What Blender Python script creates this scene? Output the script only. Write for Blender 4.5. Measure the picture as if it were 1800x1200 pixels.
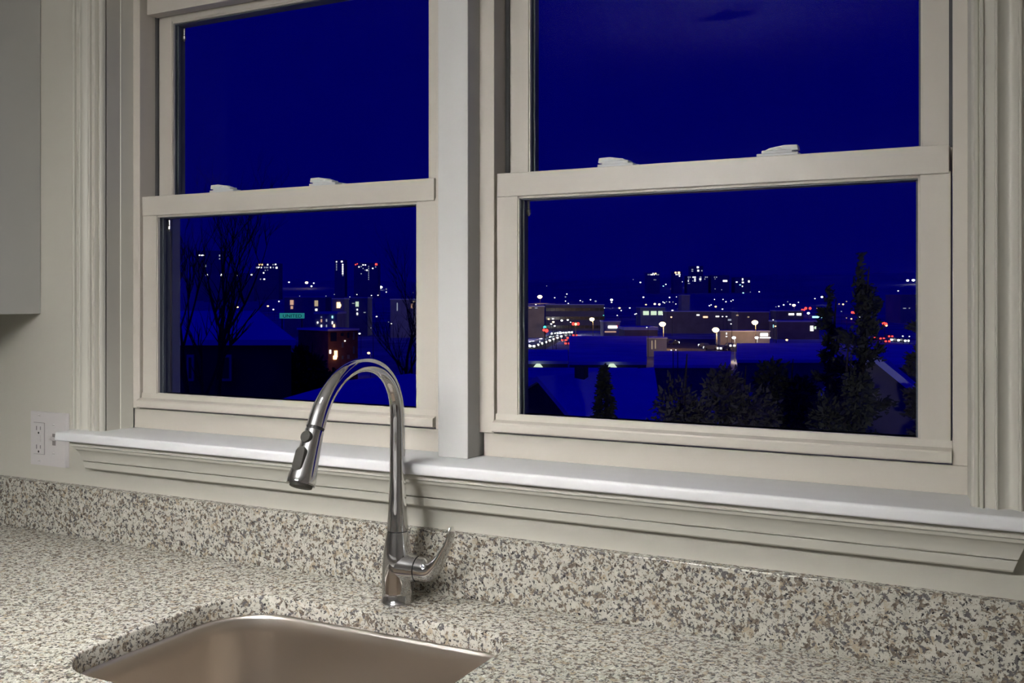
import bpy, bmesh, math, random
from mathutils import Vector, Matrix
random.seed(7)
R = math.radians
scene = bpy.context.scene
col = scene.collection
for o in list(bpy.data.objects): bpy.data.objects.remove(o)

# ---------------------------------------------------------------- camera, world, big lights, exposure
TH, FPX, V0 = R(27.2), 1750.0, 526.0
CAM = Vector((0, -1.44, 1.405))
cd = bpy.data.cameras.new('camera'); cam = bpy.data.objects.new('camera', cd); col.objects.link(cam)
cd.sensor_width = 36; cd.lens = 36*FPX/1800; cd.shift_y = (V0-600)/1800
cd.clip_start = .02; cd.clip_end = 9000
cam.location = CAM; cam.rotation_euler = (R(90), 0, TH)
scene.camera = cam
vs = scene.view_settings
vs.view_transform = 'Standard'; vs.look = 'None'; vs.gamma = 1; vs.use_curve_mapping = False; vs.exposure = 0
w = bpy.data.worlds.new('night_sky'); scene.world = w; w.use_nodes = True
bg = w.node_tree.nodes['Background']
bg.inputs[0].default_value = (0, 0, 1, 1); bg.inputs[1].default_value = .094
def lamp(name, kind, loc, rot, energy, color, **kw):
    l = bpy.data.lights.new(name, kind); l.energy = energy; l.color = color
    for k, v in kw.items(): setattr(l, k, v)
    o = bpy.data.objects.new(name, l); col.objects.link(o); o.location = loc; o.rotation_euler = rot
    return o
lamp('dusk_light', 'SUN', (0, 0, 60), (R(38), 0, R(-25)), .30, (0, 0, 1), angle=R(60))
# added ceiling fill lights, unseen: (x, y, watts) ; the fixtures are built further down
FILL_DOWNLIGHTS = [(-1.0, -.95, 10.5)]
BAR_FILL = (-.97, .7, 61)      # added fill bar beside the camera: centre x, length, radiance
FLOOD_FILL = 2000      # added flood outside, greys the nearby trees

# ---------------------------------------------------------------- helpers
c_, s_ = math.cos(TH), math.sin(TH)
def ray(u, v):
    a = (u-900)/FPX
    return Vector((-s_+a*c_, c_+a*s_, (V0-v)/FPX))
def at(u, v, z): return CAM + ray(u, v)*z            # z = distance along the optical axis
def ground_z(x, y):
    d = max(0, y)
    pts = [(0, -3.6), (20, -4.2), (45, -6.2), (100, -11.5), (150, -14), (650, -14), (1500, 12), (2600, 62), (3300, 40), (6000, 0)]
    for (a, za), (b, zb) in zip(pts, pts[1:]):
        if d <= b:
            t = (d-a)/(b-a); t = t*t*(3-2*t) if a >= 1500 else t
            z = za+(zb-za)*t; break
    else: z = 0
    if d > 900: z += (math.sin(x*.0021+1.3)*9+math.sin(x*.0057)*4)*min(1, (d-900)/1500)
    return z

class MB:
    def __init__(s): s.v = []; s.f = []
    def add(s, vs, fs):
        n = len(s.v); s.v += [tuple(p) for p in vs]; s.f += [tuple(i+n for i in f) for f in fs]; return s
    def box(s, x0, x1, y0, y1, z0, z1, b=0, seg=2):
        if b:
            bm = bmesh.new(); bmesh.ops.create_cube(bm, size=1)
            for v in bm.verts: v.co = Vector(((x0+x1)/2+v.co.x*(x1-x0), (y0+y1)/2+v.co.y*(y1-y0), (z0+z1)/2+v.co.z*(z1-z0)))
            bmesh.ops.bevel(bm, geom=bm.edges[:], offset=b, segments=seg, affect='EDGES', profile=.5)
            bm.verts.index_update()
            s.add([v.co[:] for v in bm.verts], [[v.index for v in f.verts] for f in bm.faces]); bm.free(); return s
        vs = [(x, y, z) for z in (z0, z1) for y in (y0, y1) for x in (x0, x1)]
        return s.add(vs, [(0,2,3,1),(4,5,7,6),(0,1,5,4),(2,6,7,3),(0,4,6,2),(1,3,7,5)])
    def prism(s, prof, a0, a1, axis='x', closed=True):
        # prof: 2-D outline; axis x -> (y,z), y -> (x,z), z -> (x,y)
        def p3(p, a): return {'x': (a, p[0], p[1]), 'y': (p[0], a, p[1]), 'z': (p[0], p[1], a)}[axis]
        n = len(prof); vs = [p3(p, a0) for p in prof]+[p3(p, a1) for p in prof]
        fs = [(i, (i+1) % n, n+(i+1) % n, n+i) for i in range(n)]
        fs += [tuple(range(n-1, -1, -1)), tuple(range(n, 2*n))]
        return s.add(vs, fs)
    def sweep(s, pts, rads, up=(1, 0, 0), n=24, cap=True):
        # rads: (r along up-ish, r along side) or number
        pts = [Vector(p) for p in pts]; vs = []; up = Vector(up)
        for i, p in enumerate(pts):
            t = (pts[min(i+1, len(pts)-1)]-pts[max(i-1, 0)]).normalized()
            side = t.cross(up)
            if side.length < 1e-4: side = t.cross(Vector((.3, .9, .1)))
            side.normalize(); u2 = side.cross(t).normalized()
            r = rads[i]; ra, rb = r if isinstance(r, tuple) else (r, r)
            for k in range(n):
                a = 2*math.pi*k/n; vs.append(p+u2*ra*math.cos(a)+side*rb*math.sin(a))
        fs = []
        for i in range(len(pts)-1):
            for k in range(n):
                k2 = (k+1) % n; fs.append((i*n+k, i*n+k2, (i+1)*n+k2, (i+1)*n+k))
        if cap: fs += [tuple(range(n-1, -1, -1)), tuple(range((len(pts)-1)*n, len(pts)*n))]
        return s.add(vs, fs)
    def lathe(s, prof, cx, cy, cz, axis='z', n=40):
        # prof: (r, h) along axis
        vs = []; fs = []
        for r, h in prof:
            for k in range(n):
                a = 2*math.pi*k/n; x, y = r*math.cos(a), r*math.sin(a)
                vs.append({'z': (cx+x, cy+y, cz+h), 'x': (cx+h, cy+x, cz+y), 'y': (cx+y, cy+h, cz+x)}[axis])
        m = len(prof)
        for i in range(m-1):
            for k in range(n):
                k2 = (k+1) % n; fs.append((i*n+k, i*n+k2, (i+1)*n+k2, (i+1)*n+k))
        fs += [tuple(range(n-1, -1, -1)), tuple(range((m-1)*n, m*n))]
        return s.add(vs, fs)
    def build(s, name, mat, parent=None, smooth=None, loc=None):
        me = bpy.data.meshes.new(name); me.from_pydata(s.v, [], s.f)
        bm = bmesh.new(); bm.from_mesh(me); bmesh.ops.recalc_face_normals(bm, faces=bm.faces[:]); bm.to_mesh(me); bm.free()
        me.materials.append(mat); me.update()
        if smooth is not None:
            me.polygons.foreach_set('use_smooth', [True]*len(me.polygons))
            me.set_sharp_from_angle(angle=R(smooth))
        o = bpy.data.objects.new(name, me); col.objects.link(o)
        if parent: o.parent = parent
        if loc is not None: o.location = loc
        return o
def empty(name, loc=(0, 0, 0), rz=0, parent=None):
    o = bpy.data.objects.new(name, None); col.objects.link(o); o.location = loc; o.rotation_euler = (0, 0, rz)
    o.empty_display_size = .1
    if parent: o.parent = parent
    return o
def tag(o, label=None, cat=None, group=None, kind=None):
    if label: o['label'] = label
    if cat: o['category'] = cat
    if group: o['group'] = group
    if kind: o['kind'] = kind
    return o
def inst(src, parent=None, loc=None):
    o = src.copy(); col.objects.link(o); o.parent = parent
    if loc is not None: o.location = loc
    return o

# ---------------------------------------------------------------- materials
def mat(name, rgb, rough=.5, metal=0, spec=.5, emit=None, est=0):
    m = bpy.data.materials.new(name); m.use_nodes = True; b = m.node_tree.nodes['Principled BSDF']
    b.inputs['Base Color'].default_value = (*rgb, 1); b.inputs['Roughness'].default_value = rough
    b.inputs['Metallic'].default_value = metal; b.inputs['Specular IOR Level'].default_value = spec
    if emit: b.inputs['Emission Color'].default_value = (*emit, 1); b.inputs['Emission Strength'].default_value = est
    return m
def noisy(m, scale, amt, bump=0, bscale=None, rough_amt=0):
    """fine colour grain and relief on a plain paint"""
    nt = m.node_tree; b = nt.nodes['Principled BSDF']; L = nt.links.new
    tc = nt.nodes.new('ShaderNodeTexCoord'); n = nt.nodes.new('ShaderNodeTexNoise'); n.inputs['Scale'].default_value = scale; n.inputs['Detail'].default_value = 4
    L(tc.outputs['Object'], n.inputs['Vector'])
    base = b.inputs['Base Color'].default_value[:3]
    r = nt.nodes.new('ShaderNodeValToRGB')
    r.color_ramp.elements[0].position = .3; r.color_ramp.elements[1].position = .7
    r.color_ramp.elements[0].color = (*[x*(1-amt) for x in base], 1); r.color_ramp.elements[1].color = (*[min(1, x*(1+amt)) for x in base], 1)
    L(n.outputs['Fac'], r.inputs['Fac']); L(r.outputs['Color'], b.inputs['Base Color'])
    if bump:
        n2 = nt.nodes.new('ShaderNodeTexNoise'); n2.inputs['Scale'].default_value = bscale or scale; n2.inputs['Detail'].default_value = 3
        L(tc.outputs['Object'], n2.inputs['Vector'])
        bp = nt.nodes.new('ShaderNodeBump'); bp.inputs['Strength'].default_value = bump; bp.inputs['Distance'].default_value = .001
        L(n2.outputs['Fac'], bp.inputs['Height']); L(bp.outputs['Normal'], b.inputs['Normal'])
    return m
M = {}
M['wall'] = noisy(mat('wall_paint', (.605, .585, .51), .7), 3, .02, .03, 160)
M['trim'] = noisy(mat('trim_paint', (.64, .622, .545), .42), 5, .015)
M['stool'] = noisy(mat('stool_paint', (.78, .785, .79), .3), 6, .02)
M['mullion'] = noisy(mat('mullion_paint', (.68, .68, .66), .4), 5, .01)
M['vinyl'] = noisy(mat('vinyl_frame', (.66, .615, .54), .38), 4, .015)
M['gap_shade'] = mat('track_gap_shade', (.07, .07, .075), .6)  # dark stand-in for the shaded gap in the sash tracks
M['liner'] = mat('exterior_liner', (.42, .47, .56), .5)
M['spacer'] = mat('dark_spacer', (.10, .115, .135), .4)
M['lock'] = mat('lock_plastic', (.70, .71, .71), .35)
M['plastic'] = mat('plate_plastic', (.66, .63, .62), .35)
M['slot'] = mat('slot_black', (.03, .03, .03), .6)
M['slot_grey'] = mat('device_seam', (.25, .23, .22), .6)
M['screw'] = mat('screw_head', (.75, .74, .72), .35, .3)
M['chrome'] = mat('chrome', (.95, .95, .955), .03, 1)
M['button'] = mat('button_rubber', (.04, .037, .032), .6, 0, .25)
M['gap'] = mat('joint_shadow', (.02, .02, .02), .5)
M['cab'] = noisy(mat('cabinet_paint', (.60, .60, .575), .4), 4, .015)
M['ceil'] = mat('ceiling_paint', (.86, .855, .84), .8)
M['slate'] = noisy(mat('side_wall_paint', (.78, .77, .75), .7), 4, .05)
M['wainscot'] = mat('wainscot_paint', (.72, .71, .69), .5)
M['bounce_top'] = mat('bounce_white', (.82, .81, .79), .3)
M['nickel'] = mat('brushed_nickel', (.6, .58, .55), .3, 1)
def wood():
    m = mat('floor_wood', (.12, .06, .03), .35); nt = m.node_tree; L = nt.links.new; b = nt.nodes['Principled BSDF']
    tc = nt.nodes.new('ShaderNodeTexCoord'); mp = nt.nodes.new('ShaderNodeMapping'); mp.inputs['Scale'].default_value = (1, 14, 1)
    n = nt.nodes.new('ShaderNodeTexNoise'); n.inputs['Scale'].default_value = 3; n.inputs['Detail'].default_value = 8
    r = nt.nodes.new('ShaderNodeValToRGB'); r.color_ramp.elements[0].color = (.05, .022, .012, 1); r.color_ramp.elements[1].color = (.16, .085, .045, 1)
    L(tc.outputs['Object'], mp.inputs[0]); L(mp.outputs[0], n.inputs['Vector']); L(n.outputs['Fac'], r.inputs[0]); L(r.outputs[0], b.inputs['Base Color'])
    return m
M['wood'] = wood()
def granite():
    m = mat('granite', (.6, .57, .5), .22); nt = m.node_tree; L = nt.links.new; b = nt.nodes['Principled BSDF']
    tc = nt.nodes.new('ShaderNodeTexCoord')
    def noise(scale, det, rough=.5, off=0, dist=0):
        mp = nt.nodes.new('ShaderNodeMapping'); mp.inputs['Location'].default_value = (off, off*1.7, off*.6)
        n = nt.nodes.new('ShaderNodeTexNoise'); n.inputs['Scale'].default_value = scale; n.inputs['Detail'].default_value = det
        n.inputs['Roughness'].default_value = rough; n.inputs['Distortion'].default_value = dist
        L(tc.outputs['Object'], mp.inputs[0]); L(mp.outputs[0], n.inputs['Vector']); return n.outputs['Fac']
    def ramp(src, p0, p1, c0=(0, 0, 0), c1=(1, 1, 1)):
        r = nt.nodes.new('ShaderNodeValToRGB'); r.color_ramp.elements[0].position = p0; r.color_ramp.elements[1].position = p1
        r.color_ramp.elements[0].color = (*c0, 1); r.color_ramp.elements[1].color = (*c1, 1); L(src, r.inputs[0]); return r.outputs[0]
    def mix(f, a, bb):
        x = nt.nodes.new('ShaderNodeMix'); x.data_type = 'RGBA'; L(f, x.inputs[0])
        for s, q in ((6, a), (7, bb)):
            if isinstance(q, tuple): x.inputs[s].default_value = (*q, 1)
            else: L(q, x.inputs[s])
        return x.outputs[2]
    base = ramp(noise(80, 3, .6), .35, .7, (.47, .45, .39), (.61, .59, .52))
    tan = ramp(noise(75, 3, .6, 3.1, .6), .56, .64)
    base = mix(tan, base, (.42, .35, .255))
    brown = ramp(noise(125, 3, .62, 7.7, .5), .535, .575)
    c1 = mix(brown, base, ramp(noise(190, 2, .5, 1.2), .35, .65, (.105, .085, .068), (.26, .215, .17)))
    grey = ramp(noise(160, 3, .6, 12.3, .4), .565, .60)
    c2 = mix(grey, c1, (.13, .125, .125))
    dark = ramp(noise(200, 3, .6, 21.9, .4), .60, .63)
    c3 = mix(dark, c2, (.035, .033, .035))
    L(c3, b.inputs['Base Color'])
    L(ramp(noise(200, 2, .5, 5), .3, .7, (.16,)*3, (.30,)*3), b.inputs['Roughness'])
    return m
M['granite'] = granite()
def steel():
    m = mat('brushed_steel', (.78, .71, .635), .3, 1); nt = m.node_tree; L = nt.links.new; b = nt.nodes['Principled BSDF']
    tc = nt.nodes.new('ShaderNodeTexCoord'); mp = nt.nodes.new('ShaderNodeMapping'); mp.inputs['Scale'].default_value = (30, 30, 700)
    n = nt.nodes.new('ShaderNodeTexNoise'); n.inputs['Scale'].default_value = 1.5; n.inputs['Detail'].default_value = 3
    r = nt.nodes.new('ShaderNodeValToRGB'); r.color_ramp.elements[0].color = (.27,)*3+(1,); r.color_ramp.elements[1].color = (.38,)*3+(1,)
    bp = nt.nodes.new('ShaderNodeBump'); bp.inputs['Strength'].default_value = .05; bp.inputs['Distance'].default_value = .0005
    L(tc.outputs['Object'], mp.inputs[0]); L(mp.outputs[0], n.inputs['Vector']); L(n.outputs['Fac'], r.inputs[0]); L(r.outputs[0], b.inputs['Roughness'])
    L(n.outputs['Fac'], bp.inputs['Height']); L(bp.outputs[0], b.inputs['Normal'])
    b.inputs['Anisotropic'].default_value = .4
    return m
M['steel'] = steel()
def glass(refl):
    m = bpy.data.materials.new('window_glass'); m.use_nodes = True; nt = m.node_tree; nt.nodes.clear(); L = nt.links.new
    o = nt.nodes.new('ShaderNodeOutputMaterial'); t = nt.nodes.new('ShaderNodeBsdfTransparent'); g = nt.nodes.new('ShaderNodeBsdfGlossy')
    g.inputs['Roughness'].default_value = 0; g.inputs['Color'].default_value = (1, 1, 1, 1)
    x = nt.nodes.new('ShaderNodeMixShader'); x.inputs[0].default_value = refl
    L(t.outputs[0], x.inputs[1]); L(g.outputs[0], x.inputs[2]); L(x.outputs[0], o.inputs[0]); return m
M['glass'] = glass(.002)
# outdoors
def em(name, rgb, st, sample='AUTO'):
    m = mat('glow_'+name, (0, 0, 0), 1, 0, 0, rgb, st); m.cycles.emission_sampling = sample; return m
G = {'w': em('white', (.95, .97, 1), 2.2), 'W': em('strong_white', (.95, 1, 1), 6), 'o': em('orange', (1, .62, .28), 3), 'O': em('sodium', (1, .72, .34), 9),
     'r': em('red', (1, .06, .05), 2.2), 't': em('teal', (.1, .75, .75), 1.2), 'c': em('cyan', (.35, .85, 1), 2), 'd': em('dim', (.55, .62, .8), .55),
     'p': em('pink', (.85, .5, .38), .7), 'y': em('cream', (.8, .62, .42), .55), 'g': em('greenish', (.75, .95, .72), .9), 's': em('sign_teal', (.03, .33, .36), .55)}
for g_ in G.values(): g_.cycles.emission_sampling = 'NONE'      # tiny far lights: seen, not sampled as lamps
def rough_dark(name, rgb, amt=.35, sc=.4): return noisy(mat(name, rgb, .9, 0, .1), sc, amt)
M['snow'] = rough_dark('snow', (.78, .80, .86), .12, .15)
M['ground'] = rough_dark('snowy_ground', (.42, .42, .46), .45, .05)
M['far_hill'] = rough_dark('wooded_hill', (.44, .44, .46), .12, .01)
M['siding'] = rough_dark('dark_siding', (.055, .05, .06), .2, .6)
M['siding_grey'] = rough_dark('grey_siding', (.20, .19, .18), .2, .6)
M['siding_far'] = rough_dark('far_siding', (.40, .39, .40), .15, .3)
M['win_trim'] = mat('pale_window_trim', (.35, .35, .38), .7)
M['pane'] = mat('dark_pane', (.02, .02, .03), .2)
M['brick'] = rough_dark('red_brick', (.22, .085, .06), .25, .8)
M['beige'] = rough_dark('beige_render', (.32, .27, .22), .15, .3)
M['pale'] = rough_dark('pale_render', (.45, .44, .40), .15, .3)
M['tower'] = rough_dark('tower_concrete', (.40, .39, .40), .1, .1)
M['asphalt'] = rough_dark('asphalt', (.14, .13, .12), .3, .3)
M['bark'] = rough_dark('bark', (.035, .03, .028), .3, 4)
M['leaf'] = rough_dark('evergreen_needles', (.045, .05, .042), .4, 3)
M['leaf2'] = rough_dark('leaf_mass', (.085, .085, .078), .35, 3)
M['pole'] = mat('lamp_pole', (.08, .07, .06), .7)
M['carpaint'] = mat('car_paint', (.16, .16, .17), .4)
M['tyre'] = mat('tyre', (.02, .02, .02), .8)

# ---------------------------------------------------------------- room shell
CT = .914                                   # counter top
XA, XB, YB, CEIL = -4.6, 1.6, -4.2, 2.46
OX0, OX1, OZ0, OZ1, WT = -1.69, -.048, 1.10, 2.08, .17
m = MB()
m.box(XA-.12, OX0, 0, WT, -.1, CEIL+.1); m.box(OX1, XB+.12, 0, WT, -.1, CEIL+.1)
m.box(OX0, OX1, 0, WT, -.1, OZ0); m.box(OX0, OX1, 0, WT, OZ1, CEIL+.1)
tag(m.build('wall_back', M['wall']), 'pale painted kitchen wall around the two windows above the counter', 'wall', kind='structure')
tag(MB().box(XA-.12, XA, YB, 0, -.1, CEIL+.1).build('wall_left', M['slate']), 'pale side wall out of frame beyond the wall cabinet', 'wall', kind='structure')
tag(MB().box(XB, XB+.12, YB, 0, -.1, CEIL+.1).build('wall_right', M['slate']), 'pale side wall out of frame to the right', 'wall', kind='structure')
tag(MB().box(XA-.12, XB+.12, YB-.12, YB, -.1, CEIL+.1).build('wall_front', M['slate']), 'pale wall behind the camera', 'wall', kind='structure')
fl = tag(MB().box(XA, XB, YB, 0, -.1, -.02).build('floor', M['wood']), 'dark brown wooden kitchen floor', 'floor', kind='structure')
tag(MB().box(XA, XB, YB, 0, CEIL, CEIL+.1).build('ceiling', M['ceil']), 'white ceiling holding the added recessed fill light', 'ceiling', kind='structure')
pl = MB().box(0, .118, 0, .98, -.02, 0, .001, 1).build('plank', M['wood'], fl, loc=(XA, -.99, 0))
k = 0
for i in range(52):
    y = -.99+((i*7) % 5)*.07
    for j in range(4):
        x = XA+i*.119
        if k: inst(pl, fl, (x, -.99-j*.983 if j < 3 else -.99-3*.983, 0)) if j < 3 else None
        else: pl.location = (x, -.99, 0)
        k += 1
wn = tag(MB().box(-1.85, -.45, YB, YB+.02, .1, 1.38, .002).build('trim_1', M['wainscot']), 'white panelled wainscot added behind the camera to reflect in the panes', 'trim', kind='structure')  # panelling added out of view to give the panes a pale reflection
for x in (-1.8, -1.33, -.86): MB().box(x, x+.4, YB+.02, YB+.03, .2, 1.28, .004).build('panel', M['wainscot'], wn)
for nm, b in (('left', (XA, XA+.015, YB+.02, -.65)), ('right', (XB-.015, XB, YB+.02, -.65)), ('front', (XA+.015, XB-.015, YB, YB+.015))):
    tag(MB().box(*b, 0, .1).build('baseboard_'+nm, M['wainscot']), 'white baseboard along the %s wall' % nm, 'baseboard', kind='structure')

# ---------------------------------------------------------------- window trim
def casing_prof(x0, sgn):
    p = [(0, .002), (0, .0085), (.0015, .012), (.005, .0145), (.009, .0135), (.0105, .0105), (.0115, .0105), (.0122, .0165), (.0138, .019), (.0155, .0185), (.0165, .0145), (.029, .0140),
         (.0297, .0182), (.0312, .019), (.0327, .0182)]
    n = 9
    for i in range(n+1):
        t = i/n; p.append((.0335+t*.0235, .0165-.0085*math.sin(math.pi*t)))
    q = [(.090-x, y) for x, y in reversed(p[:15])]
    p = p+q
    pts = [(x0+sgn*x, -y) for x, y in p]
    return pts
TOPZ = 2.075
m = MB().prism(casing_prof(-1.676, -1), 1.135, TOPZ+.02, 'z'); m.prism([(-1.69, -.004), (-1.676, -.004), (-1.676, .033), (-1.6745, .034), (-1.6695, .062), (-1.69, .062)], 1.135, TOPZ, 'z')
tag(m.build('trim_2', M['trim'], smooth=35), 'fluted window casing beside the wall outlet, left of the windows', 'trim', kind='structure')
m = MB().prism(casing_prof(-.062, 1), 1.135, TOPZ+.02, 'z'); m.prism([(-.048, -.004), (-.062, -.004), (-.062, .033), (-.0635, .034), (-.0685, .062), (-.048, .062)], 1.135, TOPZ, 'z')
tag(m.build('trim_3', M['trim'], smooth=35), 'fluted window casing at the right edge of the photo', 'trim', kind='structure')
m = MB().box(-1.78, .042, -.022, .01, TOPZ+.02, TOPZ+.12, .003); m.box(-1.69, -.048, -.004, .062, TOPZ, TOPZ+.02)
tag(m.build('trim_4', M['trim']), 'flat head casing above the windows', 'trim', kind='structure')
m = MB().box(-.8945, -.8355, .022, WT, 1.135, TOPZ, .0015)
tag(m.build('trim_5', M['mullion']), 'flat white post between the two windows', 'trim', kind='structure')
# stool with rounded nose
def nose(y_front, y_back, z0, z1):
    p = [(y_back, z0), (y_back, z1)]
    for i in range(6):      # eased upper edge
        a = R(90+90*i/5); p.append((y_front+.0015+.005+math.cos(a)*.005, z1-.005+math.sin(a)*.005))
    for i in range(5):      # smaller easing below
        a = R(180+90*i/4); p.append((y_front+.003+math.cos(a)*.003, z0+.003+math.sin(a)*.003))
    return p
m = MB().prism(nose(-.061, .001, 1.117, 1.135), -1.757, .022, 'x'); m.box(-1.689, -.049, .001, .09, 1.117, 1.135)
tag(m.build('trim_6', M['stool'], smooth=40), 'glossy white window stool running under both windows', 'window sill', kind='structure')
# apron
ap = [(-.002, 1.117), (-.040, 1.117), (-.043, 1.113), (-.043, 1.106), (-.040, 1.1045), (-.0385, 1.1035), (-.0375, 1.099)]
for i in range(9):
    t = i/8; ap.append((-.0375+.0135*math.sin(t*math.pi/2), 1.099-.0245*(1-math.cos(t*math.pi/2))**.9))
ap += [(-.0195, 1.0742), (-.0195, 1.0728), (-.0235, 1.0722), (-.0225, 1.060), (-.0205, 1.0575), (-.002, 1.0575)]
am = MB().prism(ap, -1.714, -.0125, 'x'); am.v = [(x+(.38 if x > -1 else -.38)*(z-1.0575), y, z) for x, y, z in am.v]
tag(am.build('trim_7', M['trim'], smooth=30), 'moulded white apron under the window stool', 'trim', kind='structure')

# ---------------------------------------------------------------- double hung windows
def lock_prof_mesh(sg):
    b = MB()
    b.box(-.031, .031, -.011, .013, 0, .0055, .001)
    b.box(-.024*1, .022, -.009, .012, .005, .0105, .0015)
    b.lathe([(.0115, .009), (.0115, .0125), (.0095, .0145), (0.004, .015)], 0, .001, 0, n=20)
    return b
def window(n, xl, xr, label):
    wn = tag(empty('window_%d' % n, (0, 0, 0)), label, 'window', kind='structure')
    # outer frame
    m = MB()
    m.box(xl-.0315, xl-.0025, .062, WT, 1.176, TOPZ, .001); m.box(xr+.0025, xr+.0315, .062, WT, 1.176, TOPZ, .001)
    m.box(xl-.0025, xr+.0025, .062, WT, 2.038, TOPZ, .001)
    m.build('frame', M['vinyl'], wn)
    MB().box(xl-.0255, xr+.0255, .0675, WT, 1.135, 1.1755, .001).build('sill_board', M['vinyl'], wn)
    m = MB()   # parting strips, shade of the track gaps put into their dark colour
    m.box(xl-.003, xl+.0045, .1035, .108, 1.622, 2.038); m.box(xr-.0045, xr+.003, .1035, .108, 1.622, 2.038)
    m.build('parting_strip', M['gap_shade'], wn); m = MB()
    m.box(xl-.003, xl+.002, .148, WT, 1.174, 2.038); m.box(xr-.002, xr+.003, .148, WT, 1.174, 2.038)
    m.build('track_strip', M['liner'], wn)
    # lower sash
    ls = empty('lower_sash', (0, 0, 0), parent=wn)
    SW = .040; y0, y1 = .067, .102
    for a, b in ((xl, xl+SW), (xr-SW, xr)):
        MB().box(a, b, y0, y1, 1.185, 1.584, .0012).build('stile', M['vinyl'], ls)
    MB().box(xl+.002, xr-.002, y0-.0035, y1, 1.580, 1.620, .0012).build('meeting_rail', M['vinyl'], ls)
    pr = [(y1, 1.183), (y1, 1.209), (y0, 1.209), (y0-.001, 1.199), (y0-.013, 1.1955), (y0-.0145, 1.193), (y0-.0145, 1.181), (y0-.012, 1.179), (y0, 1.179), (y0+.004, 1.183)]
    MB().prism(pr, xl-.002, xr+.002, 'x').build('bottom_rail', M['vinyl'], ls)
    m = MB()      # glazing beads, all round the pane
    gx0, gx1, gz0, gz1 = xl+SW, xr-SW, 1.209, 1.580
    for a, b in ((gx0, gx0+.0025), (gx1-.0025, gx1)): m.box(a, b, y0+.002, y0+.007, gz0, gz1)
    m.box(gx0, gx1, y0+.002, y0+.007, gz1-.004, gz1); m.box(gx0, gx1, y0+.002, y0+.007, gz0, gz0+.001)
    m.build('glazing_bead', M['vinyl'], ls)
    m = MB()
    for a, b in ((gx0, gx0+.003), (gx1-.003, gx1)): m.box(a, b, y0+.007, y1, gz0, gz1)
    for a, b in ((gx0+.003, gx0+.006), (gx1-.006, gx1-.003)): m.box(a, b, y0+.014, y0+.020, gz0, gz1-.003)
    m.box(gx0, gx1, y0+.007, y1, gz1-.006, gz1); m.box(gx0, gx1, y0+.007, y1, gz0-.001, gz0)
    m.build('spacer', M['spacer'], ls)
    MB().box(gx0+.003, gx1-.003, y0+.009, y0+.012, gz0+.001, gz1-.006).build('glass_pane', M['glass'], ls)
    # upper sash
    us = empty('upper_sash', (0, 0, 0), parent=wn)
    y0, y1 = .109, .144
    for a, b in ((xl, xl+SW), (xr-SW, xr)):
        MB().box(a, b, y0, y1, 1.585, 2.036, .0012).build('stile', M['vinyl'], us)
    MB().box(xl+SW, xr-SW, y0, y1, 1.585, 1.618, .001).build('meeting_rail', M['vinyl'], us)
    MB().box(xl+SW, xr-SW, y0, y1, 1.994, 2.036, .0012).build('top_rail', M['vinyl'], us)
    gz0, gz1 = 1.618, 1.994
    m = MB()
    for a, b in ((gx0, gx0+.0025), (gx1-.0025, gx1)): m.box(a, b, y0+.002, y0+.007, gz0, gz1)
    m.box(gx0, gx1, y0+.002, y0+.007, gz1-.004, gz1); m.build('glazing_bead', M['vinyl'], us)
    m = MB()
    for a, b in ((gx0, gx0+.003), (gx1-.003, gx1)): m.box(a, b, y0+.007, y1, gz0, gz1)
    for a, b in ((gx0+.003, gx0+.006), (gx1-.006, gx1-.003)): m.box(a, b, y0+.014, y0+.020, gz0, gz1-.003)
    m.box(gx0, gx1, y0+.007, y1, gz1-.006, gz1); m.build('spacer', M['spacer'], us)
    MB().box(gx0+.003, gx1-.003, y0+.009, y0+.012, gz0, gz1-.006).build('glass_pane', M['glass'], us)
    # head stop the upper sash closes against
    MB().box(xl+.004, xr-.004, .075, .1035, 2.004, 2.038, .001).build('head_stop', M['vinyl'], wn)
    # small tilt springs seen behind the panes
    for zz, yy in ((1.575, .097), (1.985, .139)):
        q = MB().lathe([(.0025, 0), (.0025, -.014), (.004, -.016), (.004, -.022), (.001, -.027)], gx0+.0065, yy, zz, n=10)
        q.build('pane_clip', M['nickel'], wn)
    return wn
W1 = window(1, -1.648, -.926, 'white vinyl double hung window on the left, above the sink faucet')
W2 = window(2, -.804, -.090, 'white vinyl double hung window on the right, facing the city lights')
def sash_lock(parent, x, sg, swing):
    """cam lock on a meeting rail; sg = side the lever points to, swing = lever lifted away from the base"""
    b = lock_prof_mesh(sg).build('sash_lock', M['lock'], parent, smooth=40, loc=(x, .0845, 1.620))
    pf = [(-.018, .0105), (-.012, .0132), (.010, .0168), (.029, .0162), (.0305, .0085), (.017, .0083), (.0125, .0105)]
    lv = MB().prism([(x*sg, z) for x, z in pf], -.0085, .0075, 'y').build('lever', M['lock'], b)
    kp = MB().prism([(-.022, 0), (.040, 0), (.040, .002), (.026, .0075), (.008, .0105), (-.016, .0105), (-.022, .007)], .026, .045, 'y').build('keeper', M['lock'], b)
    kp.scale = (-sg, 1, 1)
    return b
sash_lock(W1, -1.436, -1, 0).children[0].rotation_euler = (0, 0, R(35))
sash_lock(W1, -1.183, -1, 0)
sash_lock(W2, -.590, -1, 0)
sash_lock(W2, -.330, 1, 0)

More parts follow.
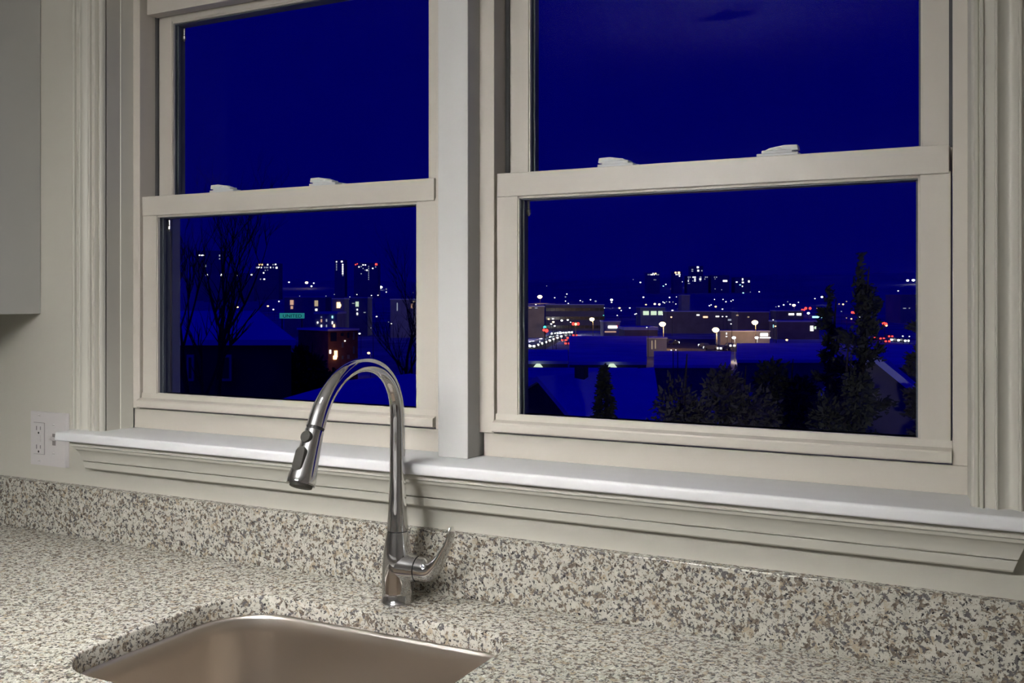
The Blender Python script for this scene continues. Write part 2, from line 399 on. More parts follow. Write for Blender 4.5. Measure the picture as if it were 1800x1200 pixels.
# ---------------------------------------------------------------- counter, backsplash, sink
def rrect(x0, x1, y0, y1, rs, off=0, n=10):
    # rs: radii for corners (back-left, back-right, front-right, front-left); y1 = back
    x0 -= off; x1 += off; y0 -= off; y1 += off
    out = []
    for (cx, cy, r, a0) in ((x0, y1, rs[0], 180), (x1, y1, rs[1], 90), (x1, y0, rs[2], 0), (x0, y0, rs[3], -90)):
        r = max(.005, r+off); sx = 1 if cx == x0 else -1; sy = -1 if cy == y1 else 1
        for i in range(n+1):
            a = R(a0-90*i/n); out.append((cx+sx*r+r*math.cos(a), cy+sy*r+r*math.sin(a)))
    return out
CUT = (-1.174, -.651, -.535, -.150); RS = (.105, .06, .06, .085)
CX0, CX1, CY0 = XA+.002, XB-.002, -.64
bm = bmesh.new()
def ring(z, off): return [bm.verts.new((x, y, z)) for x, y in rrect(*CUT, RS, off)]
def bridge(a, b):
    n = len(a)
    for i in range(n): bm.faces.new((a[i], a[(i+1) % n], b[(i+1) % n], b[i]))
rings = [ring(CT, .0035), ring(CT-.0012, .0012), ring(CT-.0035, 0), ring(CT-.03, 0)]
for a, b in zip(rings, rings[1:]): bridge(a, b)
def plate(z, inner):
    o = [bm.verts.new(p) for p in ((CX0, CY0, z), (CX1, CY0, z), (CX1, -.0005, z), (CX0, -.0005, z))]
    e = [bm.edges.new((o[i], o[(i+1) % 4])) for i in range(4)]
    for i in range(len(inner)):
        a, b = inner[i], inner[(i+1) % len(inner)]
        e.append(bm.edges.get((a, b)) or bm.edges.new((a, b)))
    bmesh.ops.triangle_fill(bm, use_beauty=True, use_dissolve=False, edges=e); return o
t = plate(CT, rings[0]); b_ = plate(CT-.03, rings[-1])
for i in range(4): bm.faces.new((t[i], t[(i+1) % 4], b_[(i+1) % 4], b_[i]))
bmesh.ops.recalc_face_normals(bm, faces=bm.faces[:])
me = bpy.data.meshes.new('countertop'); bm.to_mesh(me); bm.free(); me.materials.append(M['granite'])
me.polygons.foreach_set('use_smooth', [True]*len(me.polygons)); me.set_sharp_from_angle(angle=R(35))
ct = bpy.data.objects.new('countertop', me); col.objects.link(ct)
tag(ct, 'speckled cream and brown granite countertop with a sink cutout', 'countertop')
tag(MB().box(CX0, CX1, -.0205, -.0005, CT, CT+.104, .0016).build('backsplash', M['granite']), 'low speckled granite backsplash strip standing along the wall', 'backsplash')

sk = tag(empty('sink', (-.9125, -.34, CT-.03)), 'undermount brushed stainless steel sink set into the granite', 'sink')
bm = bmesh.new(); lv = []
for z, off in ((CT-.0302, .028), (CT-.0302, .0005), (CT-.0315, -.003), (CT-.036, -.005), (CT-.06, -.0055), (CT-.17, -.009), (CT-.200, -.013), (CT-.214, -.020), (CT-.222, -.034), (CT-.225, -.055)):
    lv.append([bm.verts.new((x+.9125, y+.34, z-CT+.03)) for x, y in rrect(*CUT, RS, off)])
for a, b in zip(lv, lv[1:]): bridge(a, b)
cxs, cys = CUT[0]/2+CUT[1]/2+.9125, -.33+.34
dr = [bm.verts.new((cxs+.045*math.cos(2*math.pi*i/44), cys+.045*math.sin(2*math.pi*i/44), -.199)) for i in range(44)]
n = len(lv[-1])
# match ring to drain by angle
ang = [math.atan2(v.co.y-cys, v.co.x-cxs) for v in lv[-1]]
order = sorted(range(44), key=lambda i: 0)
for i in range(n):
    a, b = lv[-1][i], lv[-1][(i+1) % n]
    f1 = min(dr, key=lambda v: (v.co.x-cxs-.045*math.cos(ang[i]))**2+(v.co.y-cys-.045*math.sin(ang[i]))**2)
    f2 = min(dr, key=lambda v: (v.co.x-cxs-.045*math.cos(ang[(i+1) % n]))**2+(v.co.y-cys-.045*math.sin(ang[(i+1) % n]))**2)
    try: bm.faces.new((a, b, f2, f1) if f1 is not f2 else (a, b, f1))
    except ValueError: pass
bmesh.ops.recalc_face_normals(bm, faces=bm.faces[:])
me = bpy.data.meshes.new('basin'); bm.to_mesh(me); bm.free(); me.materials.append(M['steel'])
me.polygons.foreach_set('use_smooth', [True]*len(me.polygons)); me.set_sharp_from_angle(angle=R(60))
bo = bpy.data.objects.new('basin', me); col.objects.link(bo); bo.parent = sk
MB().lathe([(.001, -.004), (.030, -.004), (.034, .0005), (.044, .002), (.0455, .001), (.0455, -.01), (.03, -.05), (.001, -.05)], cxs, cys, -.199).build('drain', M['nickel'], sk, smooth=40)

# ---------------------------------------------------------------- faucet
FX, FY = -.905, -.0862
fa = tag(empty('kitchen_faucet', (FX, FY, CT)), 'chrome gooseneck pull down kitchen faucet with a side lever', 'faucet')
MB().lathe([(.0268, 0), (.0270, .002), (.0262, .0038), (.0253, .0045), (.0251, .02), (.0250, .045), (.0247, .062), (.0232, .08), (.0205, .097), (.0180, .110), (.0173, .1148)], 0, 0, 0, n=64).build('base_body', M['chrome'], fa, smooth=60)
MB().lathe([(.0160, .1143), (.0160, .1170)], 0, 0, 0, n=48).build('seam', M['gap'], fa, smooth=60)
key = [(0, .1166), (0, .14), (0, .17), (0, .21), (0, .25), (0, .285), (-.0012, .311), (-.0052, .3305), (-.0160, .3530), (-.0340, .3715), (-.0580, .3845), (-.0900, .3903), (-.1240, .3865), (-.1545, .3740), (-.1800, .3545), (-.1985, .3310), (-.2105, .3070)]
kr = [.0169, .0157, .0142, .0130, .0123, .0119, .0116, .0114, .0112, .0111, .0111, .0111, .0112, .0115, .0120, .0128, .0136]
def catmull(P, n=6):
    out = []
    for i in range(len(P)-1):
        p0, p1, p2, p3 = P[max(i-1, 0)], P[i], P[i+1], P[min(i+2, len(P)-1)]
        for k in range(n):
            t = k/n
            out.append(tuple(.5*((2*b)+(-a+c)*t+(2*a-5*b+4*c-d)*t*t+(-a+3*b-3*c+d)*t**3) for a, b, c, d in zip(p0, p1, p2, p3)))
    out.append(tuple(P[-1])); return out
cc = catmull([(y, z, r) for (y, z), r in zip(key, kr)])
MB().sweep([(0, y, z) for y, z, r in cc], [r for y, z, r in cc], up=(1, 0, 0), n=40).build('spout_neck', M['chrome'], fa, smooth=60)
HT, HB = Vector((0, -.2122, .3030)), Vector((0, -.2425, .2300)); hd = HB-HT; ax = hd.normalized(); out = Vector((0, ax.z, -ax.y)) # points to -Y
if out.y > 0: out = -out
MB().sweep([Vector((0, key[-1][0], key[-1][1]))-ax*.001, HT+ax*.0005], [.0127, .0127], n=40).build('seam', M['gap'], fa, smooth=60)
hp = [(0, .0136), (.02, .0138), (.12, .0141), (.35, .0155), (.6, .0176), (.85, .0200), (.96, .0208), (1, .0203)]
hs = MB().sweep([HT+hd*t+out*(.0012*t) for t, r in hp], [r for t, r in hp], n=44).build('spray_head', M['chrome'], fa, smooth=55)
MB().sweep([HB-ax*.001, HB+ax*.0035, HB+ax*.0045], [.0165, .016, .0135], n=36).build('spray_face', M['button'], hs, smooth=40)
def button(t, ra, rb, name):
    r = .0136+(.0205-.0136)*t
    c = HT+hd*t+out*(r-.004)
    # stadium footprint: long axis along the head
    b = MB(); n = 28; vs = []; lay = [(0, 1.0), (.0055, 1.0), (.0072, .9), (.0077, .72)]
    for h, k in lay:
        for i in range(n):
            a = 2*math.pi*i/n; x = ra*math.cos(a); y = ra*math.sin(a)+(rb-ra)*(1 if math.sin(a) > 0 else -1)
            vs.append(c+Vector((1, 0, 0))*x*k+ax*y*k+out*h)
    fs = [(j*n+i, j*n+(i+1) % n, (j+1)*n+(i+1) % n, (j+1)*n+i) for j in range(len(lay)-1) for i in range(n)]
    fs += [tuple(range(n-1, -1, -1)), tuple(range((len(lay)-1)*n, len(lay)*n))]
    b.add(vs, fs); b.build(name, M['button'], hs, smooth=40)['label'] = 'dark grey %s on the spray head' % ('round button' if ra == rb else 'oval rocker button')
button(.17, .0088, .0088, 'pause_button')
button(.585, .0085, .0180, 'spray_button')
HZ = .0585
MB().lathe([(.0238, .006), (.0232, .018), (.0216, .027), (.0208, .040)], 0, 0, HZ, 'x', 48).build('valve_hub', M['chrome'], fa, smooth=60)
MB().lathe([(.0185, .039), (.0185, .0425)], 0, 0, HZ, 'x', 48).build('seam', M['gap'], fa, smooth=60)
lk = [(.0418, 0, .0203, .0203), (.050, 0, .0198, .0199), (.058, .0008, .0190, .0190), (.0665, .004, .0172, .0150), (.0745, .0115, .0165, .0112), (.0825, .0225, .0150, .0078), (.0900, .0345, .0132, .0058), (.0975, .0475, .0115, .0046), (.1025, .0600, .0100, .0040), (.1035, .0700, .0085, .0036), (.1025, .0745, .0055, .0022)]
lc = catmull(lk, 4)
MB().sweep([(x, -.004*max(0, z)/.07, HZ+z) for x, z, a, b in lc], [(a, b) for x, z, a, b in lc], up=(0, 1, 0), n=36).build('lever_handle', M['chrome'], fa, smooth=60)

# ---------------------------------------------------------------- wall plate
op = tag(empty('outlet_plate', (-1.848, 0, 1.1076)), 'white two gang wall plate with an outlet and a switch, partly behind the stool', 'outlet')
MB().prism([(-.0572, .0), (-.0585, .0), (-.0585, -.001), (-.0545, -.0062), (.0545, -.0062), (.0585, -.001), (.0585, 0)][1:], -.0569, .0569, 'z').build('plate', M['plastic'], op)
gf = MB().box(-.0435-.0165+.0165-.0165+.0165, -.0435+.0335, -.0085, -.004, -.0335, .0335, .0008)
gx = -.0272
gf = MB().box(gx-.0165, gx+.0165, -.0080, -.004, -.0333, .0333, .0008).build('outlet_face', M['plastic'], op)
MB().box(gx-.0173, gx+.0173, -.0066, -.004, -.0341, .0341).build('seam', M['slot_grey'], op)
for zc in (.0185, -.0215):
    MB().box(gx-.0072, gx-.0057, -.0083, -.006, zc-.001, zc+.008).build('slot', M['slot'], gf)
    MB().box(gx+.0052, gx+.0066, -.0083, -.006, zc, zc+.0072).build('slot', M['slot'], gf)
    MB().lathe([(.0024, -.0083), (.0024, -.006)], gx, 0, zc-.0065, 'y', 12).build('ground_hole', M['slot'], gf)
for zc in (.0040, -.0040):
    MB().box(gx-.0065, gx+.0065, -.0090, -.006, zc-.0030, zc+.0030, .0005).build('test_button', M['plastic'], gf)
for x, zs in ((gx, (.0484, -.0484)), (.0190, (.0302, -.0302))):
    for zc in zs:
        sc = MB().lathe([(.0034, -.0060), (.0032, -.0068), (.002, -.0072), (.0005, -.0073)], x, 0, zc, 'y', 14).build('screw', M['screw'], op, smooth=40)
        MB().box(x-.0028, x+.0028, -.0076, -.0070, zc-.0004, zc+.0004).build('screw_slot', M['slot_grey'], sc)
MB().box(.0190-.0055, .0190+.0055, -.0064, -.004, -.0125, .0125, .0006).build('toggle_slot', M['slot_grey'], op)
MB().prism([(-.004, -.004), (-.004, .004), (-.0175, .0090), (-.0185, .0030)], .0190-.0035, .0190+.0035, 'x').build('toggle', M['plastic'], op)

# ---------------------------------------------------------------- cabinets
def shaker(mb, x0, x1, z0, z1, y):
    """five piece door front, facing -Y"""
    mb.box(x0, x1, y+.008, y+.020, z0, z1)
    r = .06
    mb.box(x0, x0+r, y, y+.008, z0, z1, .0012, 1); mb.box(x1-r, x1, y, y+.008, z0, z1, .0012, 1)
    mb.box(x0+r, x1-r, y, y+.008, z0, z0+r, .0012, 1); mb.box(x0+r, x1-r, y, y+.008, z1-r, z1, .0012, 1)
    return mb
def bar_handle(parent, x, y, z, ln=.12):
    b = MB().sweep([(x, y-.028, z-ln/2), (x, y-.028, z+ln/2)], [.0055, .0055], n=12)
    for dz in (-ln/2+.015, ln/2-.015): b.sweep([(x, y, z+dz), (x, y-.028, z+dz)], [.004, .004], up=(0, 0, 1), n=10)
    b.build('handle', M['nickel'], parent, smooth=50)
wc = tag(empty('wall_cabinet', (-2.259, 0, 1.378)), 'white wall cabinet hanging at the left edge of the photo', 'cabinet')
m = MB()
m.box(-.363, .363, -.305, -.0005, 0, .018); m.box(-.381, -.363, -.305, -.0005, .018, .842); m.box(.363, .381, -.305, -.0005, -.004, .842, .001, 1)
m.box(-.363, .363, -.012, -.0005, .018, .842); m.box(-.363, .363, -.305, -.012, .824, .842)
m.build('body', M['cab'], wc)
for x0, x1, hx in ((-.380, -.002, -.03), (.002, .380, .03)):
    d = shaker(MB(), x0, x1, .001, .841, -.326).build('door', M['cab'], wc); bar_handle(d, hx, -.326, .12)
xs = [XA+.004, -3.4, -2.24, -1.64+.25, -.44, .16, .88, XB-.004]
lab = ['white base cabinet in the left corner under the counter', 'white base cabinet left of the sink, second from the left corner', 'white base cabinet directly left of the sink base',
       'white sink base cabinet under the steel sink', 'white base cabinet directly right of the sink base', 'white base cabinet second from the right corner', 'white base cabinet in the right corner under the counter']
for i in range(7):
    x0, x1 = xs[i]+.001, xs[i+1]-.001; cxm = (x0+x1)/2; hw = (x1-x0)/2
    bc = tag(empty('base_cabinet', (cxm, 0, 0)), lab[i], 'cabinet', 'base cabinets under the counter')
    m = MB(); m.box(-hw, -hw+.018, -.60, -.0005, .1, CT-.03); m.box(hw-.018, hw, -.60, -.0005, .1, CT-.03); m.box(-hw+.018, hw-.018, -.60, -.0005, .1, .118); m.box(-hw+.018, hw-.018, -.012, -.0005, .118, CT-.03)
    m.build('body', M['cab'], bc); MB().box(-hw, hw, -.55, -.53, 0, .1).build('toe_kick', M['cab'], bc)
    for a, b, hx in ((-hw+.002, -.002, -.035), (.002, hw-.002, .035)):
        d = shaker(MB(), a, b, .105, CT-.034, -.62).build('door', M['cab'], bc); bar_handle(d, hx, -.62, .78)

# ---------------------------------------------------------------- added ceiling fill light, unseen
for i, (x, y, p) in enumerate(FILL_DOWNLIGHTS):
    r = tag(empty('added_downlight', (x, y, CEIL)), 'added recessed fill light above the sink, unseen', 'ceiling light')
    MB().lathe([(.062, -.0005), (.085, -.0005), (.088, -.003), (.085, -.006), (.064, -.004)], 0, 0, 0, n=40).build('trim_ring', M['ceil'], r, smooth=40)
    MB().lathe([(.001, -.0062), (.060, -.0062), (.060, -.0072), (.001, -.0072)], 0, 0, 0, n=32).build('lens', em('fill_downlight', (1, .93, .84), 4), r)
    l = lamp('fill_downlight', 'AREA', (0, 0, -.012), (0, 0, 0), p, (1, .99, .975), shape='DISK', size=.14, spread=R(95)); l.parent = r

# added fill bar, unseen; lights the window wall from the front
bl = tag(empty('fill_bar', (BAR_FILL[0], -1.9, CEIL)), 'added linear fill light beside the camera, unseen', 'fill light')
bz = 1.852-CEIL; hl_ = BAR_FILL[1]/2
MB().box(-.12, .12, -.03, .03, -.025, 0, .002).build('canopy', M['nickel'], bl)
for x in (-hl_+.1, hl_-.1): MB().sweep([(x, 0, bz+.03), (x*.2, 0, -.02)], [.0015, .0015], n=6).build('cable', M['nickel'], bl)
MB().box(-hl_-.01, hl_+.01, -.035, .035, bz+.030, bz+.038, .002).build('housing', M['nickel'], bl)
MB().box(-hl_, hl_, -.03, .03, bz-.030, bz+.030).build('diffuser', em('bar', (1, .99, .975), 8, 'NONE'), bl)
for rot, off, k_ in (((R(60), 0, 0), (0, .035, bz-.01), 1.15), ((0, 0, 0), (0, 0, bz-.045), .8), ((R(180), 0, 0), (0, 0, bz+.042), 1.4)):
    lamp('bar_fill', 'AREA', off, rot, k_*BAR_FILL[2]*math.pi*BAR_FILL[1]*.06, (1, .99, .975), shape='RECTANGLE', size=BAR_FILL[1], size_y=.06, spread=R(180 if k_ == 1.4 else 100)).parent = bl
# unseen island added so its white top bounces light at the window wall
isl = tag(empty('bounce_island', (-1.2, -2.02, 0)), 'white island added out of frame to bounce light at the window wall', 'island')
MB().box(-.95, .95, -.33, .30, .09, .884, .002).build('body', M['cab'], isl)
MB().box(-1.0, 1.0, -.38, .36, .884, .914, .003).build('worktop', M['bounce_top'], isl)
MB().box(-.92, .92, -.27, .24, 0, .09).build('toe_kick', M['cab'], isl)
for x0 in (-.94, -.31, .32):
    d = MB().box(x0, x0+.62, .30, .318, .1, .87, .002).build('door', M['cab'], isl)
    MB().sweep([(x0+.56, .345, .70), (x0+.56, .345, .82)], [.0055, .0055], n=10).build('handle', M['nickel'], d)
# ================================================================ outdoors
# terrain
ys = [.6, 3, 8, 14, 20, 28, 36, 45, 60, 80, 100, 125, 150, 190, 240, 300, 400, 520, 650, 800, 900, 1050, 1200, 1400, 1600, 1800, 2000, 2200, 2400, 2600, 2900, 3300, 4200, 6000]
NX = 70; vs_ = []; fs = []
for y in ys:
    for i in range(NX+1):
        x = -2.4*(y+25)+(3.4*(y+25))*i/NX; vs_.append((x, y, ground_z(x, y)))
for j in range(len(ys)-1):
    for i in range(NX): a = j*(NX+1)+i; fs.append((a, a+1, a+NX+2, a+NX+1))
me_split = 14
near = [f for f in fs if f[0]//(NX+1) < 19]; far = [f for f in fs if f[0]//(NX+1) >= 19]
tag(MB().add(vs_, near).build('ground', M['ground'], smooth=180), 'snow covered ground sloping down from the house', 'ground', kind='structure')
tag(MB().add(vs_, far).build('hills', M['far_hill'], smooth=180), 'dark wooded hills behind the city', 'hills', kind='structure')

def lamp_dist(u, v, h):
    """distance at which a pole of height h standing on the ground shows its head at this pixel"""
    best = None; z = 150 if v > 548 else 520 if v > 534 else 900
    while z < 2550:
        p = at(u, v, z); e = p.z-(ground_z(p.x, p.y)+h)
        if best is None or abs(e) < best[0]: best = (abs(e), z)
        if e < 0 and v > 548: break
        z *= 1.006
    return best[1]
# --- street lamps -------------------------------------------------
def pole_mesh(h):
    b = MB().sweep([(0, 0, 0), (0, 0, h-.2)], [.12, .07], n=6)
    b.sweep([(0, 0, h-.25), (0, -.5, h+.05), (0, -1.0, h+.1)], [.07, .06, .05], n=5); return b
POLE = None; HEADS = {}
def head_mesh(r): return MB().lathe([(.05*r, .55*r), (.6*r, .45*r), (.95*r, .1*r), (1.0*r, -.1*r), (.8*r, -.45*r), (.45*r, -.75*r), (.05*r, -.8*r)], 0, 0, 0, n=10)
def street_lamp(u, v, c, px, label, group, h=8, light=0, lcol=(1, .62, .3)):
    global POLE
    z = lamp_dist(u, v, h); p = at(u, v, z); gz = ground_z(p.x, p.y)
    r = px*.5*z/FPX
    if POLE is None: o = POLE = pole_mesh(1.0*8).build('street_lamp', M['pole'])
    else: o = POLE.copy(); col.objects.link(o)
    o.location = (p.x, p.y+1.0, gz); o.scale = (1, 1, max(.3, (p.z-gz)/8.1)) if False else (1, 1, 1)
    k = (p.z-gz)/8.1; k = max(.3, k); o.scale = (k, k, k); o.location.y = p.y+1.0*k
    tag(o, label, 'street lamp', group)
    kk = (c, round(px, 1))
    if kk not in HEADS: HEADS[kk] = head_mesh(1).build('lamp_head', G[c], o); hd_ = HEADS[kk]
    else: hd_ = HEADS[kk].copy(); col.objects.link(hd_); hd_.parent = o
    hd_.location = (0, -1.0, 8.1); hd_.scale = (r/k,)*3
    if light:
        l = lamp('street_lamp_light', 'POINT', (0, -1.0, 8.1-1.2*r/k), (0, 0, 0), light, lcol, shadow_soft_size=.3); l.parent = o
    return o
BIG = [(949, 521, 'O', 8.5, 900, 'orange street lamp near the left edge of the right window, above the long building'),
       (1040.5, 560.5, 'O', 9, 2500, 'orange street lamp beside the busy road, left of the three brightest ones'),
       (1164.5, 569, 'O', 12, 3000, 'leftmost of the three brightest orange street lamps over the parking lot'),
       (1258, 579, 'O', 12.5, 3000, 'middle and lowest of the three brightest orange street lamps over the parking lot'),
       (1327, 566, 'O', 11.5, 2200, 'rightmost of the three brightest orange street lamps over the parking lot'),
       (1395.5, 536, 'O', 6, 250, 'orange street lamp just left of the red lights in the distance'),
       (1290, 593, 'W', 7, 500, 'cool white lamp at the left end of the low flat roof in the parking lot'),
       (1330, 593, 'W', 6.5, 500, 'cool white lamp beside the lit white sign'),
       (669, 504.3, 'W', 6.5, 100, 'bright white lamp standing alone near the right edge of the left window'),
       (539, 496.4, 'O', 5.5, 80, 'orange lamp right of the low lit building in the left window'),
       (648, 620, 'o', 5.5, 25, 'warm lamp close above the faucet arch, on the snow right of the brick building')]
for u, v, c, px, li, lb in BIG:
    street_lamp(u, v, c, px, lb, 'bright street lamps', 8 if v < 590 else 6 if v < 600 else 5, li, (.8, .95, 1) if c == 'W' else (1, .6, .28))
LEFT = [(446,494.8,'w',3.4),(446,500,'w',2.6),(462.8,500.3,'w',3.4),(508,495.7,'w',3.2),
 (417.7,539.5,'o',3.6),(470.9,537.6,'o',3.8),(480.5,543.6,'w',3.2),(490.3,529.4,'w',2.8),(526.7,520,'d',2),(551.5,497.4,'w',2.8),(547.5,502.8,'W',3),(593,484.7,'w',2.4),
 (655.2,484.7,'w',2.8),(665.4,499,'w',3),(679,507.6,'d',2.2),(679,513,'w',2.4),(664.5,518.6,'w',2.4),(653,519,'w',2.2),(647,506,'d',2),(627.4,517.4,'w',2),(615,522,'w',2.2),
 (587.7,517.2,'d',2.2),(573,520,'d',2.2),(634.5,546.4,'d',2.2),(562,542.6,'w',3),(539,543.6,'w',2.4),(598.6,529.8,'w',2.6),(662,556,'w',3.2),(698.6,545.2,'w',2.6),(707,546.2,'w',2.4),
 (718,538,'w',2.8),(730,530,'w',2.4),(730,548,'d',2.2),(688,568.5,'w',2.4),(683,565.7,'d',2),(652,576,'d',2),(552,601,'w',3),(632,586,'w',4),(348.5,508.5,'y',2.6),(726,514,'d',1.6)]
FAR = [('left',)+t for t in LEFT]
RIGHT = [(942,535,'w',2.6),(930,543.5,'w',2.6),(955,544,'w',3),(961,550,'w',2.4),(971,541,'w',2.6),(975,523,'w',2.4),(994,521.5,'d',3),(996.4,516.5,'w',2.6),(994,529,'w',2.2),(999,533,'w',2.4),
 (961,502.3,'d',1.8),(1020,528,'w',2.4),(1024,530,'d',3),(1038,526.5,'w',2.6),(1047,529,'d',4),(1062,541,'w',2.4),(1058,551,'w',2.4),(1061,554,'t',2.4),(1006,551,'w',3.2),(1017,548.5,'o',3.4),
 (1038,548,'o',3.2),(964.5,560.5,'o',3.6),(972,560,'w',3.4),(972.7,565.6,'O',4),(969,569,'w',3.6),(975,572.6,'w',3.6),(987.5,563,'W',4.2),(998,562,'W',3.4),(1003,566,'w',2.4),
 (1125.7,496,'w',3.2),(1113,491,'d',1.8),(1155,495,'d',2),(1170.5,499.5,'w',2.6),(1166,502.5,'c',2.6),(1183,500,'O',4.6),(1187,503.5,'w',2.6),(1199,495,'w',2.2),(1204.5,498,'w',3),(1206,500.5,'d',2.2),
 (1131,522,'w',3.4),(1075,526.5,'W',5),(1075,531,'w',2.8),(1089,541,'o',4),(1092,545.5,'w',2.4),(1107,541,'w',3),(1119,540,'w',2.2),(1135.5,535,'o',3.2),(1151,534,'O',4),(1159,534.5,'O',4),
 (1085,554,'w',2.4),(1116,552,'w',2.4),(1118.5,551,'w',2.4),(1177,522.5,'w',3),(1189,521.5,'w',1.8),(1195,521,'w',1.8),(1165.5,530.5,'w',2.2),(1168,532,'w',2.4),(1171.5,530,'d',2.2),(1177,530.5,'w',2),
 (1183,530.5,'d',2.4),(1188,534,'w',2.2),(1194,541,'w',2.8),(1198,541,'w',2.8),(1202,541,'w',2.8),(1182,545.5,'W',3.4),(1211.5,534,'w',2.2),(1175,551,'w',2.4),(1165,553,'w',2.2),(1180,557,'o',3.4),
 (1220.5,552,'w',2.4),(1234,552.5,'O',4.6),(1253,553,'O',4.8),(1247,537,'w',2.8),(1250,535.5,'w',2.4),(1258,538.5,'o',4),(1256,526,'w',2),(1137,575,'w',2.4),(1180,615,'w',3),(1188,614.5,'w',2.4),
 (1251,487,'w',1.9),(1264.5,501,'w',2.6),(1257,507.5,'d',2.2),(1268.5,509,'d',2),(1306.5,514.5,'c',3),(1334.5,512.5,'w',2.6),(1319,513,'d',2),(1271,526,'w',2.2),(1276,530,'w',2.6),(1285,529,'w',2.2),
 (1288.5,527,'w',2.2),(1270,543,'w',2.8),(1270,552,'w',2.6),(1270,556,'w',2.8),(1277,556,'w',3),(1306,553.5,'o',3.6),(1311,555.5,'o',3),(1323,553.5,'o',3.8),(1340,553.5,'o',3.8),(1357,553.5,'w',4),
 (1285,569,'w',2.6),(1377.5,535.5,'w',3),(1369,538,'w',2.8),(1364,539,'d',2),(1389,534.5,'w',2.8),(1403.5,531,'w',2.2),(1384.6,530,'d',2.4),(1432.5,524.5,'w',2.4),(1437.5,542,'o',4),(1421,550,'W',5),
 (1359,562,'w',2.4),(1363,573,'o',3.2),(1383,597,'o',4.6),(1277,591,'w',3),(1445,521.5,'W',4.4),(1454,550,'W',4),(1482,534.5,'o',3.6),(1475,534,'y',3),(1488,529.5,'y',2.8),(1479,547,'d',2.4),
 (1496.5,560,'o',3.2),(1488,558.5,'y',2.6),(1511.5,557,'w',4),(1529.5,516.5,'d',2.4),(1578.8,511,'w',2.6),(1575.5,526,'w',2.4),(1614.5,530.5,'d',2),(1617,558.5,'w',2.4),(1595.5,492.5,'W',4.6),(1605.5,492,'W',5.2),
 (1456,585,'w',3.2),(1587,590.5,'w',2.8),(1598.5,591,'w',2.2)]
FAR += [('right',)+t for t in RIGHT]
MARKS = {'left': [(366, 455, 'the tower behind the bare tree'), (468, 470, 'the tower with two lit rows'), (597, 470, 'the slim two column tower'), (643, 475, 'the tower with the red beacon'), (513, 555, 'the teal sign'),
                  (513, 533, 'the tan lit windows'), (597, 533, 'the orange lit porch'), (628, 536, 'the four pane window'), (603, 605, 'the brick building'), (706, 537, 'the lit stair window'), (669, 504, 'the bright lone lamp'), (539, 496, 'the lone orange lamp'), (400, 560, 'the snowy roof')],
         'right': [(949, 521, 'the leftmost orange lamp'), (1010, 545, 'the long beige building'), (1040, 560, 'the lamp by the road'), (970, 590, 'the busy road'), (1148, 484, 'the wide skyline tower'), (1191, 482, 'the orange topped tower'),
                  (1226, 480, 'the tallest tower'), (1266, 490, 'the low lit tower'), (1305, 495, 'the rightmost tower'), (1148, 548, 'the three lit arches'), (1205, 528, 'the pale cube building'), (1164, 569, 'the left bright lamp'), (1258, 579, 'the middle bright lamp'),
                  (1327, 566, 'the right bright lamp'), (1343, 590, 'the lit white sign'), (1077, 575, 'the lit shop sign'), (1398, 552, 'the lit window strips'), (1420, 542, 'the red signals'), (1437, 557, 'the cyan sign'), (1427, 577, 'the tan store'), (1510, 500, 'the tall conifer'), (1575, 595, 'the cars behind the conifer'), (1600, 505, 'the right jamb')]}
KINDS = {'w': 'small white street lamp', 'o': 'small orange street lamp', 'O': 'glowing orange street lamp', 'd': 'faint white street lamp', 'W': 'bright white street lamp', 'y': 'faint cream street lamp', 't': 'small teal lamp', 'c': 'small cyan lamp'}
ORD = ['first', 'second', 'third', 'fourth', 'fifth', 'sixth', 'seventh', 'eighth', 'ninth', 'tenth']
keys = {}
for side, u, v, c, px in FAR:
    mx, my, nm = min(MARKS[side], key=lambda m: (m[0]-u)**2+(m[1]-v)**2); dx, dy = u-mx, v-my
    rel = ('right of' if dx > 0 else 'left of') if abs(dx) > abs(dy) else ('below' if dy > 0 else 'above')
    keys.setdefault((side, KINDS[c], rel+' '+nm), []).append((u, v, c, px))
for (side, kind_, where), L in keys.items():
    L.sort()
    for i, (u, v, c, px) in enumerate(L):
        lb = kind_+' '+where if len(L) == 1 else kind_+' '+where+', '+(ORD[i]+' from left' if i < len(L)-1 else 'rightmost of '+str(len(L)))
        street_lamp(u, v, c, px, lb+'', 'distant lamps in the %s window' % side, 6 if 582 < v < 605 else 8)

